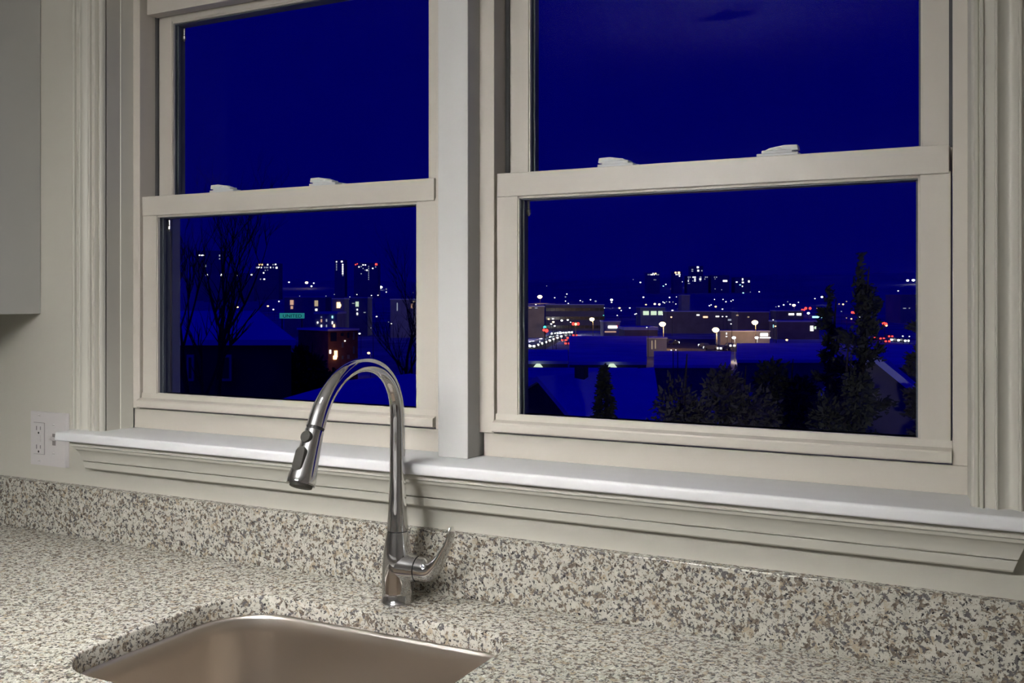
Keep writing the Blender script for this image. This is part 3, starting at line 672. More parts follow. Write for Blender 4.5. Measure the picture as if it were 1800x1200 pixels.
# --- buildings -----------------------------------------------------
def block(name, label, u0, u1, vt, z, depth, wall, roof='snow', lit=(), group=None, skew=0, roof_h=.5, base=None, grid=None, cat='building'):
    """box building with its front between two pixels at distance z, standing on the ground.
    lit: (u, v, w_px, h_px, glow) windows on the front"""
    a, b = at(u0, vt, z), at(u1, vt, z+skew)
    mid = (a+b)/2; W = Vector((b.x-a.x, b.y-a.y, 0)); L = W.length; ang = math.atan2(W.y, W.x)
    gz = min(ground_z(mid.x, mid.y), ground_z(a.x, a.y), ground_z(b.x, b.y))-.3 if base is None else base
    H = mid.z-gz
    o = tag(empty(name, (mid.x, mid.y, gz), ang), label, cat, group)
    MB().box(-L/2, L/2, 0, depth, 0, H).build('wall', wall, o)
    MB().box(-L/2-.2, L/2+.2, -.2, depth+.2, H, H+roof_h).build('roof', M[roof], o)
    nrm = Vector((math.sin(ang), -math.cos(ang), 0))
    for (u, v, w, h, c) in lit:
        r = ray(u, v); t = (mid-CAM).dot(nrm)/r.dot(nrm); p = CAM+r*t; q = p-mid
        lx = q.x*math.cos(ang)+q.y*math.sin(ang); lz = p.z-gz; s = t/FPX
        MB().box(lx-w*s/2, lx+w*s/2, -.12, 0, lz-h*s/2, lz+h*s/2).build('window', G[c] if c in G else M[c], o)
    if grid:
        nx, nz, ww, wh = grid
        for i in range(nx):
            for j in range(nz):
                x = -L/2+L*(i+.5)/nx; zz = H*(j+.5)/nz
                MB().box(x-ww/2, x+ww/2, -.06, 0, zz-wh/2, zz+wh/2).build('window', M['pane'], o)
    return o
# towers on the skyline
T = 1500
block('tower_block', 'dark tower on the skyline behind the bare tree, lowest floors hidden', 344, 388, 441, T, 25, M['tower'], 'tower', [(354,448.5,9,2,'w'),(390-4,449,2,3,'d'),(386,454.7,2,2,'d'),(361.7,467,2,4,'d'),(330+20,490,2,2,'d')], 'skyline towers')
block('parking_deck', 'long dark deck with four evenly spaced lamps behind the bare tree', 358, 447, 480.5, 1400, 15, M['tower'], 'tower', [(363.4,483,3.2,3,'w'),(389.4,483,3.4,3.2,'w'),(416,483,2.6,2.6,'w'),(442.3,483,2.8,2.8,'w')])
block('tower_block', 'stepped tower with two rows of lit windows left of the left window centre', 449, 490, 463, T, 25, M['tower'], 'tower',
      [(458.5,465,7,2.4,'o'),(470.5,465,2.2,2.4,'w'),(480,465,1.8,2,'d'),(486.2,470.4,3.2,3,'w'),(484.4,464.6,2.6,2,'w')]+[(u,470,1.9,2.2,c) for u,c in ((451,'d'),(454,'w'),(456.6,'w'),(459.3,'w'),(465,'d'),(468,'d'),(470.6,'d'),(475.6,'w'),(480.5,'d'))]+[(466.3,475,1.7,1.8,'d'),(470.5,474.5,1.3,1.5,'d'),(463.4,479.5,2.2,2.2,'w'),(458,490.5,2,2,'d'),(464.5,490.5,3,2,'w')], 'skyline towers')
block('tower_block', 'slim tower with two columns of lit windows in the left window', 588, 606, 457, T, 22, M['tower'], 'tower',
      [(591.6,v,2 if v < 462 else 1.6,1.8,'w' if v < 462 else 'd') for v in (460,464.3,467.5,470.7,474)]+[(602.4,v,2.3,2.1,'w') for v in (464.8,468,471.1,474.3,477.6,480.9)]+[(600.8,459.6,3,2.6,'w'),(602.6,484,1.6,1.6,'d')], 'skyline towers')
block('tower_block', 'broad tower with scattered lit windows and a red beacon', 622, 664, 462.5, T, 30, M['tower'], 'tower',
      [(625,465,2,2,'r'),(628,463.6,1.6,1.6,'r'),(631,469,2,2,'w'),(635,468.2,2,1.8,'d'),(638.2,465.5,2.2,2,'w'),(642.3,465.5,2,2,'w'),(638.2,471.7,1.7,1.7,'d'),(642,474.6,1.5,1.5,'d'),(645,474.8,2.2,2.2,'w'),(635,481,1.8,1.8,'d')]+[(648,v,1.4,1.6,'d') for v in (468,471.4,474.8,478,481.2,484.4,487.6,490.8)]+[(655.2,471.5,2.2,2,'w'),(660.3,469,1.8,1.8,'d'),(661.3,464.4,4,3.4,'r')], 'skyline towers')
block('tower_block', 'wide tower with a dotted top floor, left of the skyline group in the right window', 1137, 1160, 479.5, T, 25, M['tower'], 'tower', [(1152.3,480.6,3,2.2,'o'),(1148,480.4,1.8,1.6,'w')]+[(u,482.6,1.7,1.7,'w' if k in (2,3,4) else 'd') for k,u in enumerate((1139.5,1142.5,1144.8,1147,1150,1154.5,1157.3))]+[(1150,491.6,1.3,1.4,'d'),(1152.5,491.6,1.3,1.4,'d')], 'skyline towers')
block('tower_block', 'tower with a pair of orange roof lights in the right window', 1184, 1199, 477.5, T, 25, M['tower'], 'tower', [(1187.6,479,3,2.6,'o'),(1193.4,479,3.6,3,'o'),(1188.6,482.3,1.8,1.8,'w'),(1192,482.3,1.6,1.8,'w'),(1195,482.3,1.6,1.8,'w'),(1194.5,485.2,1.9,1.9,'w')], 'skyline towers')
block('tower_block', 'tallest tower with a white roof light in the right window', 1208, 1245, 485, T, 25, M['tower'], 'tower',
      [(u,487,w_,1.9,c) for u,w_,c in ((1210,2,'d'),(1213,2,'d'),(1218.4,2.2,'w'),(1221.6,2.8,'w'),(1231.4,3,'d'),(1240,2,'d'),(1243,2,'d'))]+[(1210.5,490.3,2,1.7,'d'),(1221.6,490.3,2.6,2,'w'),(1231,490.3,3.4,2.4,'w'),(1239,490.3,1.6,1.7,'d'),(1210,493.6,1.7,1.7,'w'),(1218,493.6,1.5,1.5,'d'),(1221.6,493.6,2.2,2,'w'),(1231,493.2,2.6,1.8,'d'),(1208.6+1.5,497.8,1.7,1.7,'d'),(1212,498,1.5,1.5,'d')], 'skyline towers')
block('tower_block', 'narrow upper tower with a bright roof light rising behind the tallest tower', 1214, 1236, 468, T+60, 20, M['tower'], 'tower', [(1226.6,469.6,3.4,3,'w'),(1227.4,475.5,3,3,'w'),(1217,473.4,3,1.4,'d'),(1217,476.4,3,1.6,'d'),(1233.7,475.6,2,2.2,'d')], 'skyline towers')
block('tower_block', 'low lit tower right of the tallest one on the skyline', 1250, 1282, 484, T, 25, M['tower'], 'tower', [(1256,487,1.4,1.6,'d'),(1259.5,487,2,1.8,'d'),(1257,490,1.3,1.4,'d'),(1274.5,493.6,7.5,3,'w')], 'skyline towers')
block('tower_block', 'rightmost tower of the skyline with stacked lit windows', 1292, 1319, 488, T, 25, M['tower'], 'tower', [(1295,495.6,2.8,1.8,'w'),(1305.3,491,2.2,3.6,'w'),(1305.8,496.2,3.4,2.2,'w'),(1301,500.5,2.6,1.5,'c'),(1305,503,1.8,2.2,'w'),(1316.4,494.5,2.8,3.4,'w')], 'skyline towers')
block('tower_block', 'faint office block behind the tree at the right edge of the right window', 1531, 1544, 526, 800, 25, M['tower'], 'tower', [(1537.5,533,3,2,'d')], 'skyline towers')
block('tower_block', 'unlit tower standing behind the conifer at the right edge', 1583, 1612, 519, 620, 25, M['tower'], 'tower', [(1590,541.7,5,1.2,'d'),(1598.5,541.5,2,1.2,'d')], 'skyline towers')
# middle distance
block('commercial_building', 'long beige building under the leftmost orange lamp', 959, 1062, 536, 490, 25, M['beige'], 'snow', [(971,541,.1,.1,'d')], roof_h=.4, grid=(12, 3, 2.2, 1.5))
block('commercial_building', 'low dark building at the left edge of the right window', 925, 957, 539, 400, 18, M['beige'], 'snow', [(932,541,5,1.4,'y'),(942.5,541.2,4.5,1.4,'d')], roof_h=.4)
block('commercial_building', 'pale workshop with three lit arches left of the bright lamps', 1126, 1169, 541, 520, 18, M['pale'], 'snow', [(1135.5,550,10,7,'g'),(1149,550,10,7,'g'),(1162,550,10,7,'g'),(1114,552,.1,.1,'w')], roof_h=.4)
block('commercial_building', 'pale cube building above the leftmost bright lamp', 1198, 1212.5, 519, 520, 10, M['pale'], 'snow', [], roof_h=.3)
block('commercial_building', 'wide tan shop behind the lamps of the parking lot', 1172, 1286, 548, 450, 12, M['beige'], 'snow', [(1227,553.5,5,2,'w'),(1240,557,8,2.4,'o'),(1261,556,6,2,'w'),(1283,562,7,3,'d')], roof_h=.4)
block('commercial_building', 'tan supermarket with a row of lights behind the rightmost bright lamp', 1297, 1352, 549, 400, 12, M['beige'], 'snow', [(1296,554,4,2,'y'),(1315.5,557,3,2,'y')], roof_h=.4)
block('commercial_building', 'shop under a snowy roof with two lit window strips', 1364, 1412, 547, 450, 10, M['beige'], 'snow', [(1391,552.2,9.5,3.2,'w'),(1404.5,552.2,8,3.8,'w')], roof_h=.5)
block('commercial_building', 'tan store right of the lit white sign', 1366, 1440, 566, 384, 12, M['beige'], 'snow', [(1427,577,5.5,9,'w'),(1433,575.5,3,5,'g'),(1354.6+5,573,1.6,5,'c')], roof_h=.6)
block('commercial_building', 'low store with a white lit sign band in the parking lot', 1266, 1353, 583, 335, 8, M['pale'], 'snow', [(1343,588,13,4.2,'W'),(1345,593.3,19,1.6,'w'),(1277,586,1.6,3,'w')], roof_h=.4)
block('commercial_building', 'snow roofed warehouse under the leftmost bright lamp', 1098, 1156, 580, 300, 16, M['beige'], 'snow', [], roof_h=.9)
block('commercial_building', 'lit shop with a white sign between the road and the bright lamps', 1061, 1090, 566, 330, 12, M['pale'], 'snow', [(1077,574.5,15.5,4,'W'),(1084.5,573,1.6,2.4,'r'),(1073,583,20,2,'p')], roof_h=.4)
block('commercial_building', 'pillared garage lit by the leftmost bright lamp', 1134, 1172, 595, 268, 10, M['pale'], 'snow', [(1146,606,1.2,15,'y'),(1152,605,1.2,15,'y')], roof_h=.3)
for (u0, u1, v1, v2, zr, lb) in ((925, 998, 614, 634, -8.4, 'flat snow covered roof beside the busy road at the left edge'), (1001, 1136, 590.5, 635, -8.2, 'large flat snow covered roof in the lower left of the right window'), (1296, 1470, 603, 632, -8.6, 'large flat snow covered roof below the lit white sign'),
                            (1150, 1284, 617, 641, -9.0, 'flat snow covered roof below the middle bright lamp'), (925, 1120, 646, 663, -7.6, 'long low snowy roof in front of the two wall lamps, right window'),
                            (1500, 1640, 606, 640, -8.6, 'flat snow covered roof behind the conifer at the right edge')):
    d2 = (1.405-zr)*FPX/(v1-V0); d1 = (1.405-zr)*FPX/(v2-V0)
    c4 = [at(u0, v1, d2), at(u1, v1, d2), at(u1, v2, d1), at(u0, v2, d1)]
    cx = sum((p.x for p in c4))/4; cy = sum((p.y for p in c4))/4; gz = min(ground_z(p.x, p.y) for p in c4)-.2
    o = tag(empty('warehouse', (cx, cy, gz)), lb, 'building', 'flat roofed warehouses')
    out4 = [(p.x-cx, p.y-cy) for p in c4]
    MB().prism(out4, 0, zr-gz-.5, 'z').build('wall', M['siding_grey'], o)
    MB().prism([(x*1.01, y*1.01) for x, y in out4], zr-gz-.5, zr-gz, 'z').build('roof', M['snow'], o)
    for u in {634: (947.5,), 635: (1077,)}.get(v2, ()):
            p = at(u, 641, d1*.995); b = MB().prism([(-.75, -.35), (.75, -.35), (.25, .2), (-.25, .2)], -.3, .1, 'y').build('wall_lamp_glow', G['g'], o); b.location = (p.x-cx, p.y-cy-.2, p.z-gz)  # glowing wedge holds the light each lamp throws down the wall
# left window, middle distance
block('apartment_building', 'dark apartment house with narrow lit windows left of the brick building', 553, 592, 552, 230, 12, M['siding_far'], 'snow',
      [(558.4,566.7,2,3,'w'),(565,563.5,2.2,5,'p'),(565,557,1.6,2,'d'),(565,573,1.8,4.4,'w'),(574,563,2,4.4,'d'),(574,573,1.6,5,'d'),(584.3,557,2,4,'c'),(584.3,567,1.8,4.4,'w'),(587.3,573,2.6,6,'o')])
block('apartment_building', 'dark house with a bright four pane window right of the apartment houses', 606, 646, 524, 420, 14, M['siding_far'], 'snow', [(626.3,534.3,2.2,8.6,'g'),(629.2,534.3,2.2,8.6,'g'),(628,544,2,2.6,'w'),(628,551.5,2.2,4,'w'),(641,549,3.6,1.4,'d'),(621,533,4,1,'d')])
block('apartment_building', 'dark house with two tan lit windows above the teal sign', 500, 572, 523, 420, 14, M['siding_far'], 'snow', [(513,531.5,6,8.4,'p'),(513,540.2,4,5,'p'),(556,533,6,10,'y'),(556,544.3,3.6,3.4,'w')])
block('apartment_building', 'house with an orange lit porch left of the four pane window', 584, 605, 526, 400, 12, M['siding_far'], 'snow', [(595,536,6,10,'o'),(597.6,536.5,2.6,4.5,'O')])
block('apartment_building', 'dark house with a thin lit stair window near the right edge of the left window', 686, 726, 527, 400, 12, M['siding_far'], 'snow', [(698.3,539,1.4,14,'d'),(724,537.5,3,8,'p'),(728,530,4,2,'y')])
bk = block('brick_building', 'red brick apartment building lit by a balcony lamp behind the faucet', 577, 629, 581, 170, 10, M['brick'], 'snow', [(580.2,618,3,6.5,'w'),(606,599,2,2,'w'),(590,622,6,12,'o'),(588.6,628,6,6,'O'),(611.5,589,3.6,9,'pane'),(621.5,590,3,13,'siding_grey'),(621.5,615,3,13,'siding_grey'),(602,606,3.6,9,'siding_grey'),(601,588,5,5,'pane'),(612,627,5,7,'beige'),(602,628,3.6,6,'siding_grey'),(586,592,12,15,'pane')], skew=4, roof_h=.35)
lamp('balcony_light', 'POINT', (0, 0, 0), (0, 0, 0), 90, (1, .6, .35), shadow_soft_size=.2).location = at(588, 621, 166.5)
# sign with lettering
sz = 210; a, b = at(491.5, 559.5, sz), at(535, 550, sz)
so = tag(empty('shop_sign', ((a.x+b.x)/2, (a.y+b.y)/2, a.z), TH), 'long teal lit shop sign on a post behind the snowy roof', 'sign')
L_ = (Vector((b.x, b.y))-Vector((a.x, a.y))).length; H_ = b.z-a.z
MB().box(-L_/2, L_/2, -.1, .15, 0, H_).build('sign_panel', G['s'], so)
tc = bpy.data.curves.new('lettering', 'FONT'); tc.body = 'UNITED'; tc.size = H_*.86; tc.align_x = 'CENTER'; tc.extrude = .02
to = bpy.data.objects.new('lettering', tc); col.objects.link(to)
dg = bpy.context.evaluated_depsgraph_get(); me = bpy.data.meshes.new_from_object(to.evaluated_get(dg)); bpy.data.objects.remove(to)
me.materials.clear(); me.materials.append(M['pane']); lo = bpy.data.objects.new('lettering', me); col.objects.link(lo); lo.parent = so
lo.rotation_euler = (R(90), 0, 0); lo.location = (.1, -.14, H_*.17); lo.scale = (1.15, 1, 1)
gzs = ground_z(so.location.x, so.location.y)-so.location.z
for x in (-L_*.4, L_*.4): MB().box(x-.12, x+.12, -.05, .1, gzs, 0).build('post', M['pole'], so)

# --- houses close by ------------------------------------------------
def house(name, label, ridge, eave, base_z, wall, overhang=.3, chimney=None, group=None):
    """gable house: ridge and eave given as pairs of 3-D points (left, right); back slope mirrored"""
    r0, r1 = ridge; e0, e1 = eave
    o = tag(empty(name, ((e0.x+e1.x)/2, (e0.y+e1.y)/2, base_z)), label, 'house', group); O = o.location
    b0 = Vector((2*r0.x-e0.x, 2*r0.y-e0.y, e0.z)); b1 = Vector((2*r1.x-e1.x, 2*r1.y-e1.y, e1.z))
    P = [p-O for p in (e0, e1, r1, r0, b1, b0)]
    th = Vector((0, 0, -.25))
    vs = P+[p+th for p in P]
    MB().add(vs, [(0,1,2,3),(3,2,4,5),(6,9,8,7),(9,11,10,8),(0,6,7,1),(5,4,10,11),(0,3,9,6),(3,5,11,9),(1,7,8,2),(2,8,10,4)]).build('roof', M['snow'], o)
    q = []
    cx = sum(p.x for p in P)/6; cy = sum(p.y for p in P)/6
    sh = lambda p: Vector((cx+(p.x-cx)*.95, cy+(p.y-cy)*.95, p.z-.26))
    e0_, e1_, r1_, r0_, b1_, b0_ = [sh(p) for p in P]
    lowr = lambda p: Vector((p.x, p.y, 0))
    vs = [e0_, e1_, b1_, b0_, r0_, r1_, lowr(e0_), lowr(e1_), lowr(b1_), lowr(b0_)]
    MB().add(vs, [(0,1,7,6),(1,5,2,8,7),(2,3,9,8),(3,4,0,6,9),(0,4,5,1),(4,3,2,5),(6,7,8,9)]).build('wall', wall, o)
    if chimney:
        p = chimney-O; MB().box(p.x-.24, p.x+.24, p.y-.24, p.y+.24, p.z-1.3, p.z).build('chimney', M['siding'], o)
    return o
Z1 = 45
hl = house('house', 'neighbouring house with a snowy roof behind the bare trees in the left window', (at(290, 546, Z1+4), at(455, 546, Z1+4)), (at(262, 597, Z1), at(520, 597, Z1)), -7, M['siding'])
for u, w_ in ((397.5, 21), (336, 12)):
    p = at(u, 646, Z1+.02); O = hl.location; f = empty('window', parent=None) if False else None
    s = Z1/FPX; hw = w_*s/2; hh = 23*s
    fr = MB().box(-hw, hw, -.16, -.02, -hh, hh).build('window', M['win_trim'], hl); fr.location = (p.x-O.x, p.y-O.y, p.z-O.z); fr.rotation_euler = (0, 0, TH)
    MB().box(-hw+.1, hw-.1, -.20, -.12, -hh+.12, hh-.12).build('pane', M['pane'], fr)
house('house', 'neighbouring house with a snowy slope and chimney, lower left of the right window', (at(944, 661, 46), at(1150, 645, 48)), (at(1012, 742, 40), at(1165, 742, 41)), -8, M['siding'], chimney=at(1022, 642, 46))
house('house', 'low snow covered garage behind the faucet, bottom of the left window', (at(612, 668, 34), at(800, 655, 35)), (at(455, 712, 28), at(800, 730, 29)), -6.5, M['siding'])
house('house', 'grey house with a steep gable in the bottom right corner of the right window', (at(1532, 618, 30), at(1545, 618, 42)), (at(1640, 706, 29), at(1650, 706, 41)), -6.5, M['siding_grey'])

# --- trees -----------------------------------------------------------
def bare_tree(label, base, h, spread, seed, lean=(0, 0), group='bare trees'):
    rnd = random.Random(seed); t = tag(empty('bare_tree', base), label, 'tree', group)
    tr = MB(); br = MB()
    def grow(p, d, ln, r, lev, mb):
        n = 4; pts = [p]; rr = [r]; q = p; dd = d.copy()
        for i in range(n):
            dd = (dd+Vector((rnd.uniform(-.18, .18), rnd.uniform(-.18, .18), rnd.uniform(-.02, .12)))).normalized(); q = q+dd*ln/n; pts.append(q); rr.append(r*(1-.7*(i+1)/n))
        mb.sweep(pts, rr, up=(.3, .9, .2), n=6 if lev == 0 else 4)
        if lev >= 4: return
        for i in range(5 if lev == 0 else 4):
            k = rnd.randint(1 if lev else 2, n); b = pts[k]; a = rnd.uniform(0, 6.28)
            nd = (dd*.75+Vector((math.cos(a)*spread, math.sin(a)*spread, rnd.uniform(.05, .5)))).normalized()
            grow(b, nd, ln*rnd.uniform(.5, .72), rr[k]*.75+.003, lev+1, br)
    grow(Vector((0, 0, 0)), Vector((lean[0], lean[1], 1)).normalized(), h*.55, h*.017, 0, tr)
    tr.build('trunk', M['bark'], t); b = br.build('branches', M['bark'], t); b['kind'] = 'stuff'
    return t
def gb(u, z): p = at(u, 526, z); return (p.x, p.y, ground_z(p.x, p.y)-.1)
bare_tree('bare tree with a forked trunk in front of the snowy roof, left window', gb(376, 38), 11.5, .55, 3, (.12, 0))
bare_tree('thin bare tree beside the left jamb of the left window', gb(336, 24), 8, .4, 11)
bare_tree('bare tree near the right edge of the left window', gb(700, 66), 11.5, .5, 5)
bare_tree('small bare tree behind the faucet arch', gb(726, 50), 8.5, .4, 9)
def leafy(name, label, u, vtop, z, wpx, kind, m_, seed, n=2600, group='dark trees in the right window', vbot=None):
    rnd = random.Random(seed); bx, by, bz = gb(u, z); top = at(u, vtop, z).z; h = top-bz; rad = wpx*.5*z/FPX
    t = tag(empty(name, (bx, by, bz)), label, 'tree', group)
    MB().sweep([(0, 0, 0), (0, 0, h*.55), (.03*h, 0, h*.96)], [.018*h+.03, .012*h+.02, .01], n=7).build('trunk', M['bark'], t)
    mb = MB(); s = .0032*z; n = n*2
    lobes = [(rnd.uniform(-.5, .5), rnd.uniform(-.5, .5), rnd.uniform(.35, .85), rnd.uniform(.25, .5)) for _ in range(9)]
    for i in range(n):
        if kind == 'ragged':      # separate sparse boughs with gaps between them
            nb = 34; k = i % nb; q = ((k+.5)/nb)**.8; br_ = random.Random(seed*97+k); a = br_.uniform(0, 6.283); ln = rad*(.25+.75*q)*br_.uniform(.45, 1.1); t_ = rnd.random()**.8
            wd = .085*rad*(1.1-t_*.5); rise = br_.uniform(.15, .7)
            c = Vector((math.cos(a)*ln*t_+rnd.gauss(0, wd), math.sin(a)*ln*t_+rnd.gauss(0, wd), h*(1-q*.9)-.3*rad+ln*t_*rise+rnd.gauss(0, wd)))
            if k == 0: c = Vector((rnd.gauss(0, .03*rad), rnd.gauss(0, .03*rad), h*rnd.uniform(.85, 1)))
            dv = Vector((math.cos(a), math.sin(a), rise))
        elif kind == 'cone':
            q = rnd.random()**.75; zz = h*(1-q); zz = max(zz, h*.08)
            tier = (q*9) % 1; rr = rad*q*(.55+.45*tier)*rnd.uniform(.4, 1)**.5; a = rnd.uniform(0, 6.283); a = a+math.sin(a*5+int(q*9))*.18
            c = Vector((rr*math.cos(a), rr*math.sin(a), zz-.06*rr)); dv = Vector((math.cos(a), math.sin(a), -.25))
        else:
            lx, ly, lz, lr = lobes[i % 9]; dv = Vector((rnd.gauss(0, 1), rnd.gauss(0, 1), rnd.gauss(0, 1))).normalized()
            k = lr*rnd.random()**.33*rnd.uniform(.75, 1.12)
            c = Vector((lx*rad+dv.x*k*rad*1.1, ly*rad+dv.y*k*rad*1.1, lz*h+dv.z*k*h*.33)); c.z = max(.1*h, min(h, c.z))
        dv = (dv+Vector((rnd.gauss(0, .6), rnd.gauss(0, .6), rnd.gauss(0, .6)))).normalized()
        e1 = dv.cross(Vector((rnd.uniform(-1, 1), rnd.uniform(-1, 1), rnd.uniform(-1, 1)))); e1 = (e1.normalized() if e1.length > .01 else Vector((1, 0, 0)))*s*rnd.uniform(.6, 1.5)
        e2 = dv*s*rnd.uniform(1, 2.4)
        mb.add([c-e1*.5, c+e1*.5, c+e2+e1*.15, c+e2-e1*.15], [(0, 1, 2, 3)])
    f = mb.build('foliage', M[m_], t); f['kind'] = 'stuff'
    return t
leafy('conifer', 'small dark conifer at the bottom of the right window, left of its centre', 1062, 642, 22, 150, 'cone', 'leaf', 1)
leafy('broad_tree', 'grey bushy tree at the bottom centre of the right window', 1195, 604, 19, 150, 'blob', 'leaf2', 2, 3200)
leafy('broad_tree', 'bushy tree right of the window centre under the flat roofs', 1300, 628, 21, 170, 'blob', 'leaf2', 3, 3200)
leafy('broad_tree', 'dark bushy tree below the low store with the white sign', 1385, 618, 28, 130, 'blob', 'leaf', 4, 3200)
leafy('conifer', 'tall ragged conifer rising above the skyline at the right', 1510, 446, 21, 200, 'ragged', 'leaf', 5, 2800)
leafy('conifer', 'second ragged conifer leaning against the tall one', 1456, 506, 24.5, 105, 'ragged', 'leaf', 6, 1900)
leafy('broad_tree', 'bushy dark tree in front of the tall conifer', 1476, 585, 18, 150, 'blob', 'leaf', 7, 3200)
leafy('conifer', 'conifer cut off by the right frame of the right window', 1622, 500, 26, 90, 'ragged', 'leaf2', 8, 1500)
leafy('shrub', 'dark round shrub beside the neighbouring house in the left window', 545, 590, 48, 90, 'blob', 'leaf', 9, 2600, 'shrubs in the left window')
leafy('shrub', 'dark shrub below the brick building in the left window', 590, 640, 52, 80, 'blob', 'leaf', 10, 2200, 'shrubs in the left window')

# --- unseen flood added to light the trees grey, in place of pane reflections
ew = tag(empty('fill_flood', (.9, WT, .2)), 'added flood on the outside wall, unseen, lighting the trees', 'outdoor light')
MB().box(-.06, .06, 0, .02, -.06, .06, .003).build('mount', M['pole'], ew)
MB().lathe([(.02, .02), (.03, .06), (.07, .14), (.075, .15), (.065, .15)], 0, 0, 0, 'y', 24).build('housing', M['pole'], ew, smooth=40)
lamp('flood', 'SPOT', (0, .16, 0), (R(88), 0, R(14)), FLOOD_FILL, (1, .97, .92), spot_size=R(34), spot_blend=.6, shadow_soft_size=.05).parent = ew

# --- road and cars ---------------------------------------------------
def groundpt(u, v):
    r = ray(u, v); z = (1.405+14)*FPX/(v-V0); p = at(u, v, z); p.z = ground_z(p.x, p.y)+.06; return p
rd = [groundpt(905, 622), groundpt(950, 618), groundpt(1012, 585), groundpt(985, 578)]
tag(MB().add([tuple(p) for p in rd]+[(p.x, p.y, p.z-.5) for p in rd], [(0,1,2,3),(4,7,6,5),(0,4,5,1),(1,5,6,2),(2,6,7,3),(3,7,4,0)]).build('road', M['asphalt']), 'busy road at the left edge of the right window', 'road', kind='structure')
lot = [groundpt(1136, 618), groundpt(1300, 618), groundpt(1300, 596), groundpt(1160, 596)]
tag(MB().add([tuple(p) for p in lot]+[(p.x, p.y, p.z-.5) for p in lot], [(0,1,2,3),(4,7,6,5),(0,4,5,1),(1,5,6,2),(2,6,7,3),(3,7,4,0)]).build('parking_lot', M['asphalt']), 'lit parking lot under the bright orange lamps', 'parking lot', kind='structure')
CAR = {}
def car(p, ang, glow, label):
    o = tag(empty('car', (p.x, p.y, p.z), ang), label, 'car', 'cars on the road')
    if not CAR:
        b = MB().prism([(-2.2, .35), (2.2, .35), (2.25, .75), (1.5, .95), (.8, 1.45), (-1.0, 1.5), (-1.7, 1.0), (-2.2, .9)], -.88, .88, 'y').build('body', M['carpaint'], o)
        CAR['body'] = b
        CAR['wheel'] = MB().lathe([(.1, -.1), (.33, -.1), (.33, .1), (.1, .1)], 0, 0, 0, 'y', 12).build('wheel', M['tyre'], o); CAR['wheel'].location = (1.4, .85, .33)
        rest = [(1.4, -.85), (-1.4, .85), (-1.4, -.85)]
    else:
        inst(CAR['body'], o); rest = [(1.4, .85), (1.4, -.85), (-1.4, .85), (-1.4, -.85)]
    for x, y in rest: inst(CAR['wheel'], o, (x, y, .33))
    x = 2.25 if glow in ('W', 'w') else -2.2
    for y in (-.62, .62):
        kk = 'l'+glow
        if kk not in CAR: CAR[kk] = MB().box(-.08, .08, -.38, .38, -.28, .28, .05, 1).build('head_light' if x > 0 else 'tail_light', G[glow], o); l = CAR[kk]
        else: l = inst(CAR[kk], o)
        l.location = (x, y, .72)
    return o
for i in range(16):
    if i == 10: continue
    t = (i//2)/7; p = groundpt(931+48*t+(i % 2)*7, 611-18*t+(i % 2)*1.0); d = rd[0]-rd[3]
    car(p, math.atan2(d.y, d.x)+R(-8), 'W', 'car with bright headlights, %s in the queue on the road counted from the jamb' % ['first', 'second', 'third', 'fourth', 'fifth', 'sixth', 'seventh', 'eighth', 'ninth', 'tenth', '', 'eleventh', 'twelfth', 'thirteenth', 'fourteenth', 'last'][i])
for i in range(4): car(groundpt(974+i*10, 589-i*.8), -math.pi/2+TH*.6, 'W', 'car with white headlights at the far end of the road, %s from the left' % ORD[i])
for i, (u, v) in enumerate(((991, 601), (997, 607), (1000, 597), (1010, 592))): car(groundpt(u, v), math.pi/2+TH, 'r', 'car with red tail lights driving away on the busy road, %s from the left' % ORD[i])
for i, (u, v) in enumerate(((1537, 597), (1547, 598), (1556, 603), (1562, 594))): car(groundpt(u, v), math.pi/2+TH, 'r', 'car with red tail lights behind the conifer at the right, %s from the left' % ORD[i])
for i, (u, v) in enumerate(((1566, 600), (1578, 601), (1590, 602))): car(groundpt(u, v), -math.pi/2+TH, 'W', 'car with white headlights behind the conifer at the right, %s from the left' % ORD[i])
for i, (u, v) in enumerate(((1176, 603), (1184, 606), (1238, 611), (1250, 615), (1272, 616), (1283, 611))): car(groundpt(u, v), R(20)+i, 'w', 'car parked in the lit parking lot, %s from the left' % ORD[i])
lamp('headlight_glow', 'POINT', groundpt(950, 600)+Vector((0, 0, 4)), (0, 0, 0), 5000, (.95, .97, 1), shadow_soft_size=.5)
lamp('headlight_glow', 'POINT', groundpt(990, 589)+Vector((0, 0, 4)), (0, 0, 0), 5000, (.95, .97, 1), shadow_soft_size=.5)
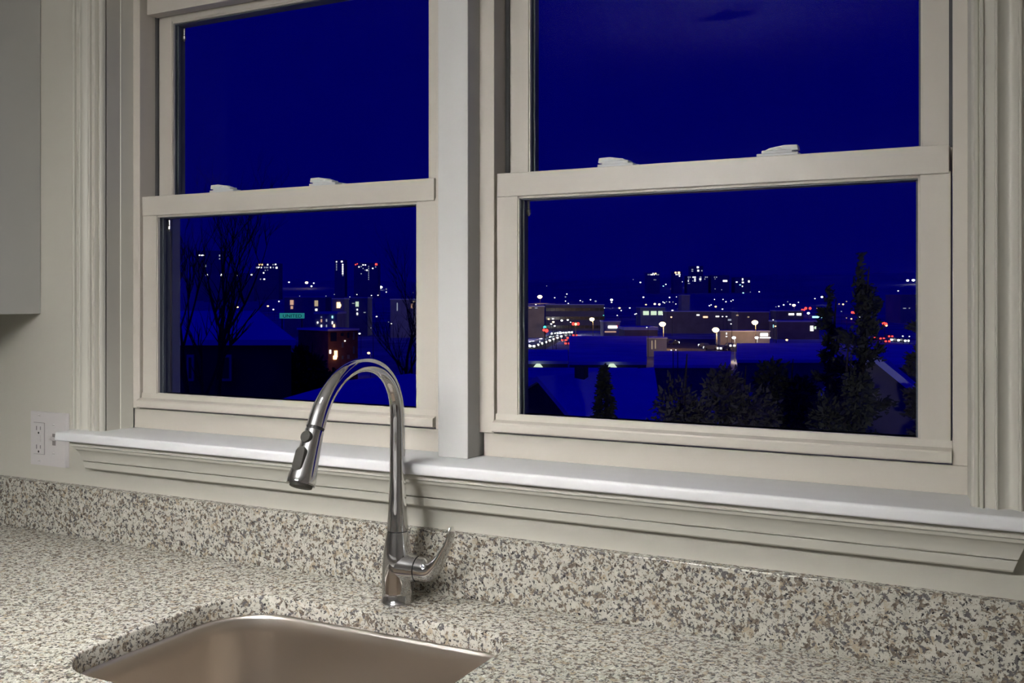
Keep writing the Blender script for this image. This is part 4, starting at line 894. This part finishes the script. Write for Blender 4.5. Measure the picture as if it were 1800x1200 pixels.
def signal(u, v, cs, label):
    z = lamp_dist(u, v, 6); p = at(u, v, z); gz = ground_z(p.x, p.y)
    o = tag(empty('traffic_signal', (p.x, p.y, gz), TH), label, 'traffic light', 'traffic signals')
    H = p.z-gz; MB().sweep([(0, 0, 0), (0, 0, H)], [.12, .1], n=6).build('pole', M['pole'], o); MB().box(-.35, .35, .05, .45, H-1.0, H+.8).build('housing', M['pole'], o)
    for dx, dz, c, s in cs: MB().lathe([(.05, -.35), (s, -.3), (s, -.2), (s*.8, .02), (.05, .02)], dx, .0, H+dz, 'y', 12).build('signal_light', G[c], o)
signal(957.6, 575, ((0, 0, 't', .55),), 'traffic signal showing green at the left edge of the right window')
signal(958.5, 581, ((-.45, .2, 'r', .4), (.4, 0, 'r', .55)), 'traffic signal with two red lights below the green one')
signal(1012, 569, ((-1.0, 0, 'r', .6), (0, -.1, 'o', .5), (.9, 0, 'r', .6)), 'traffic signal with red and amber lights beside the road')
signal(1420, 541.8, ((-1.6, 0, 'r', 1.0), (1.6, 0, 'r', 1.0)), 'pair of red signals in the distance right of the orange lamp')
signal(1411.5, 544.4, ((-.7, 0, 'r', .7), (.7, 0, 'r', .7)), 'lower pair of small red signals in the distance')
signal(1501, 549, ((-1.2, 0, 'r', .8), (0, 0, 'r', .8), (1.2, .2, 'r', .8)), 'row of red lights glowing through the conifer branches')
signal(1555, 569.5, ((-.5, .3, 'r', .6), (.4, 0, 'r', .6), (.6, -.5, 'o', .4)), 'red and orange signal right of the conifer')
signal(1539.5, 570, ((0, 0, 'r', .5),), 'single red signal right of the conifer')
z = lamp_dist(1437, 557, 6); p = at(1437, 557, z); gz = ground_z(p.x, p.y)
o = tag(empty('lit_sign', (p.x, p.y, gz), TH), 'cyan lit sign left of the conifer', 'sign'); H = p.z-gz; s = z/FPX
MB().box(-9*s, 9*s, -.1, .2, H-1.6*s, H+1.6*s).build('sign_panel', G['c'], o); MB().box(-.2, .2, 0, .2, 0, H-1.6*s).build('post', M['pole'], o)
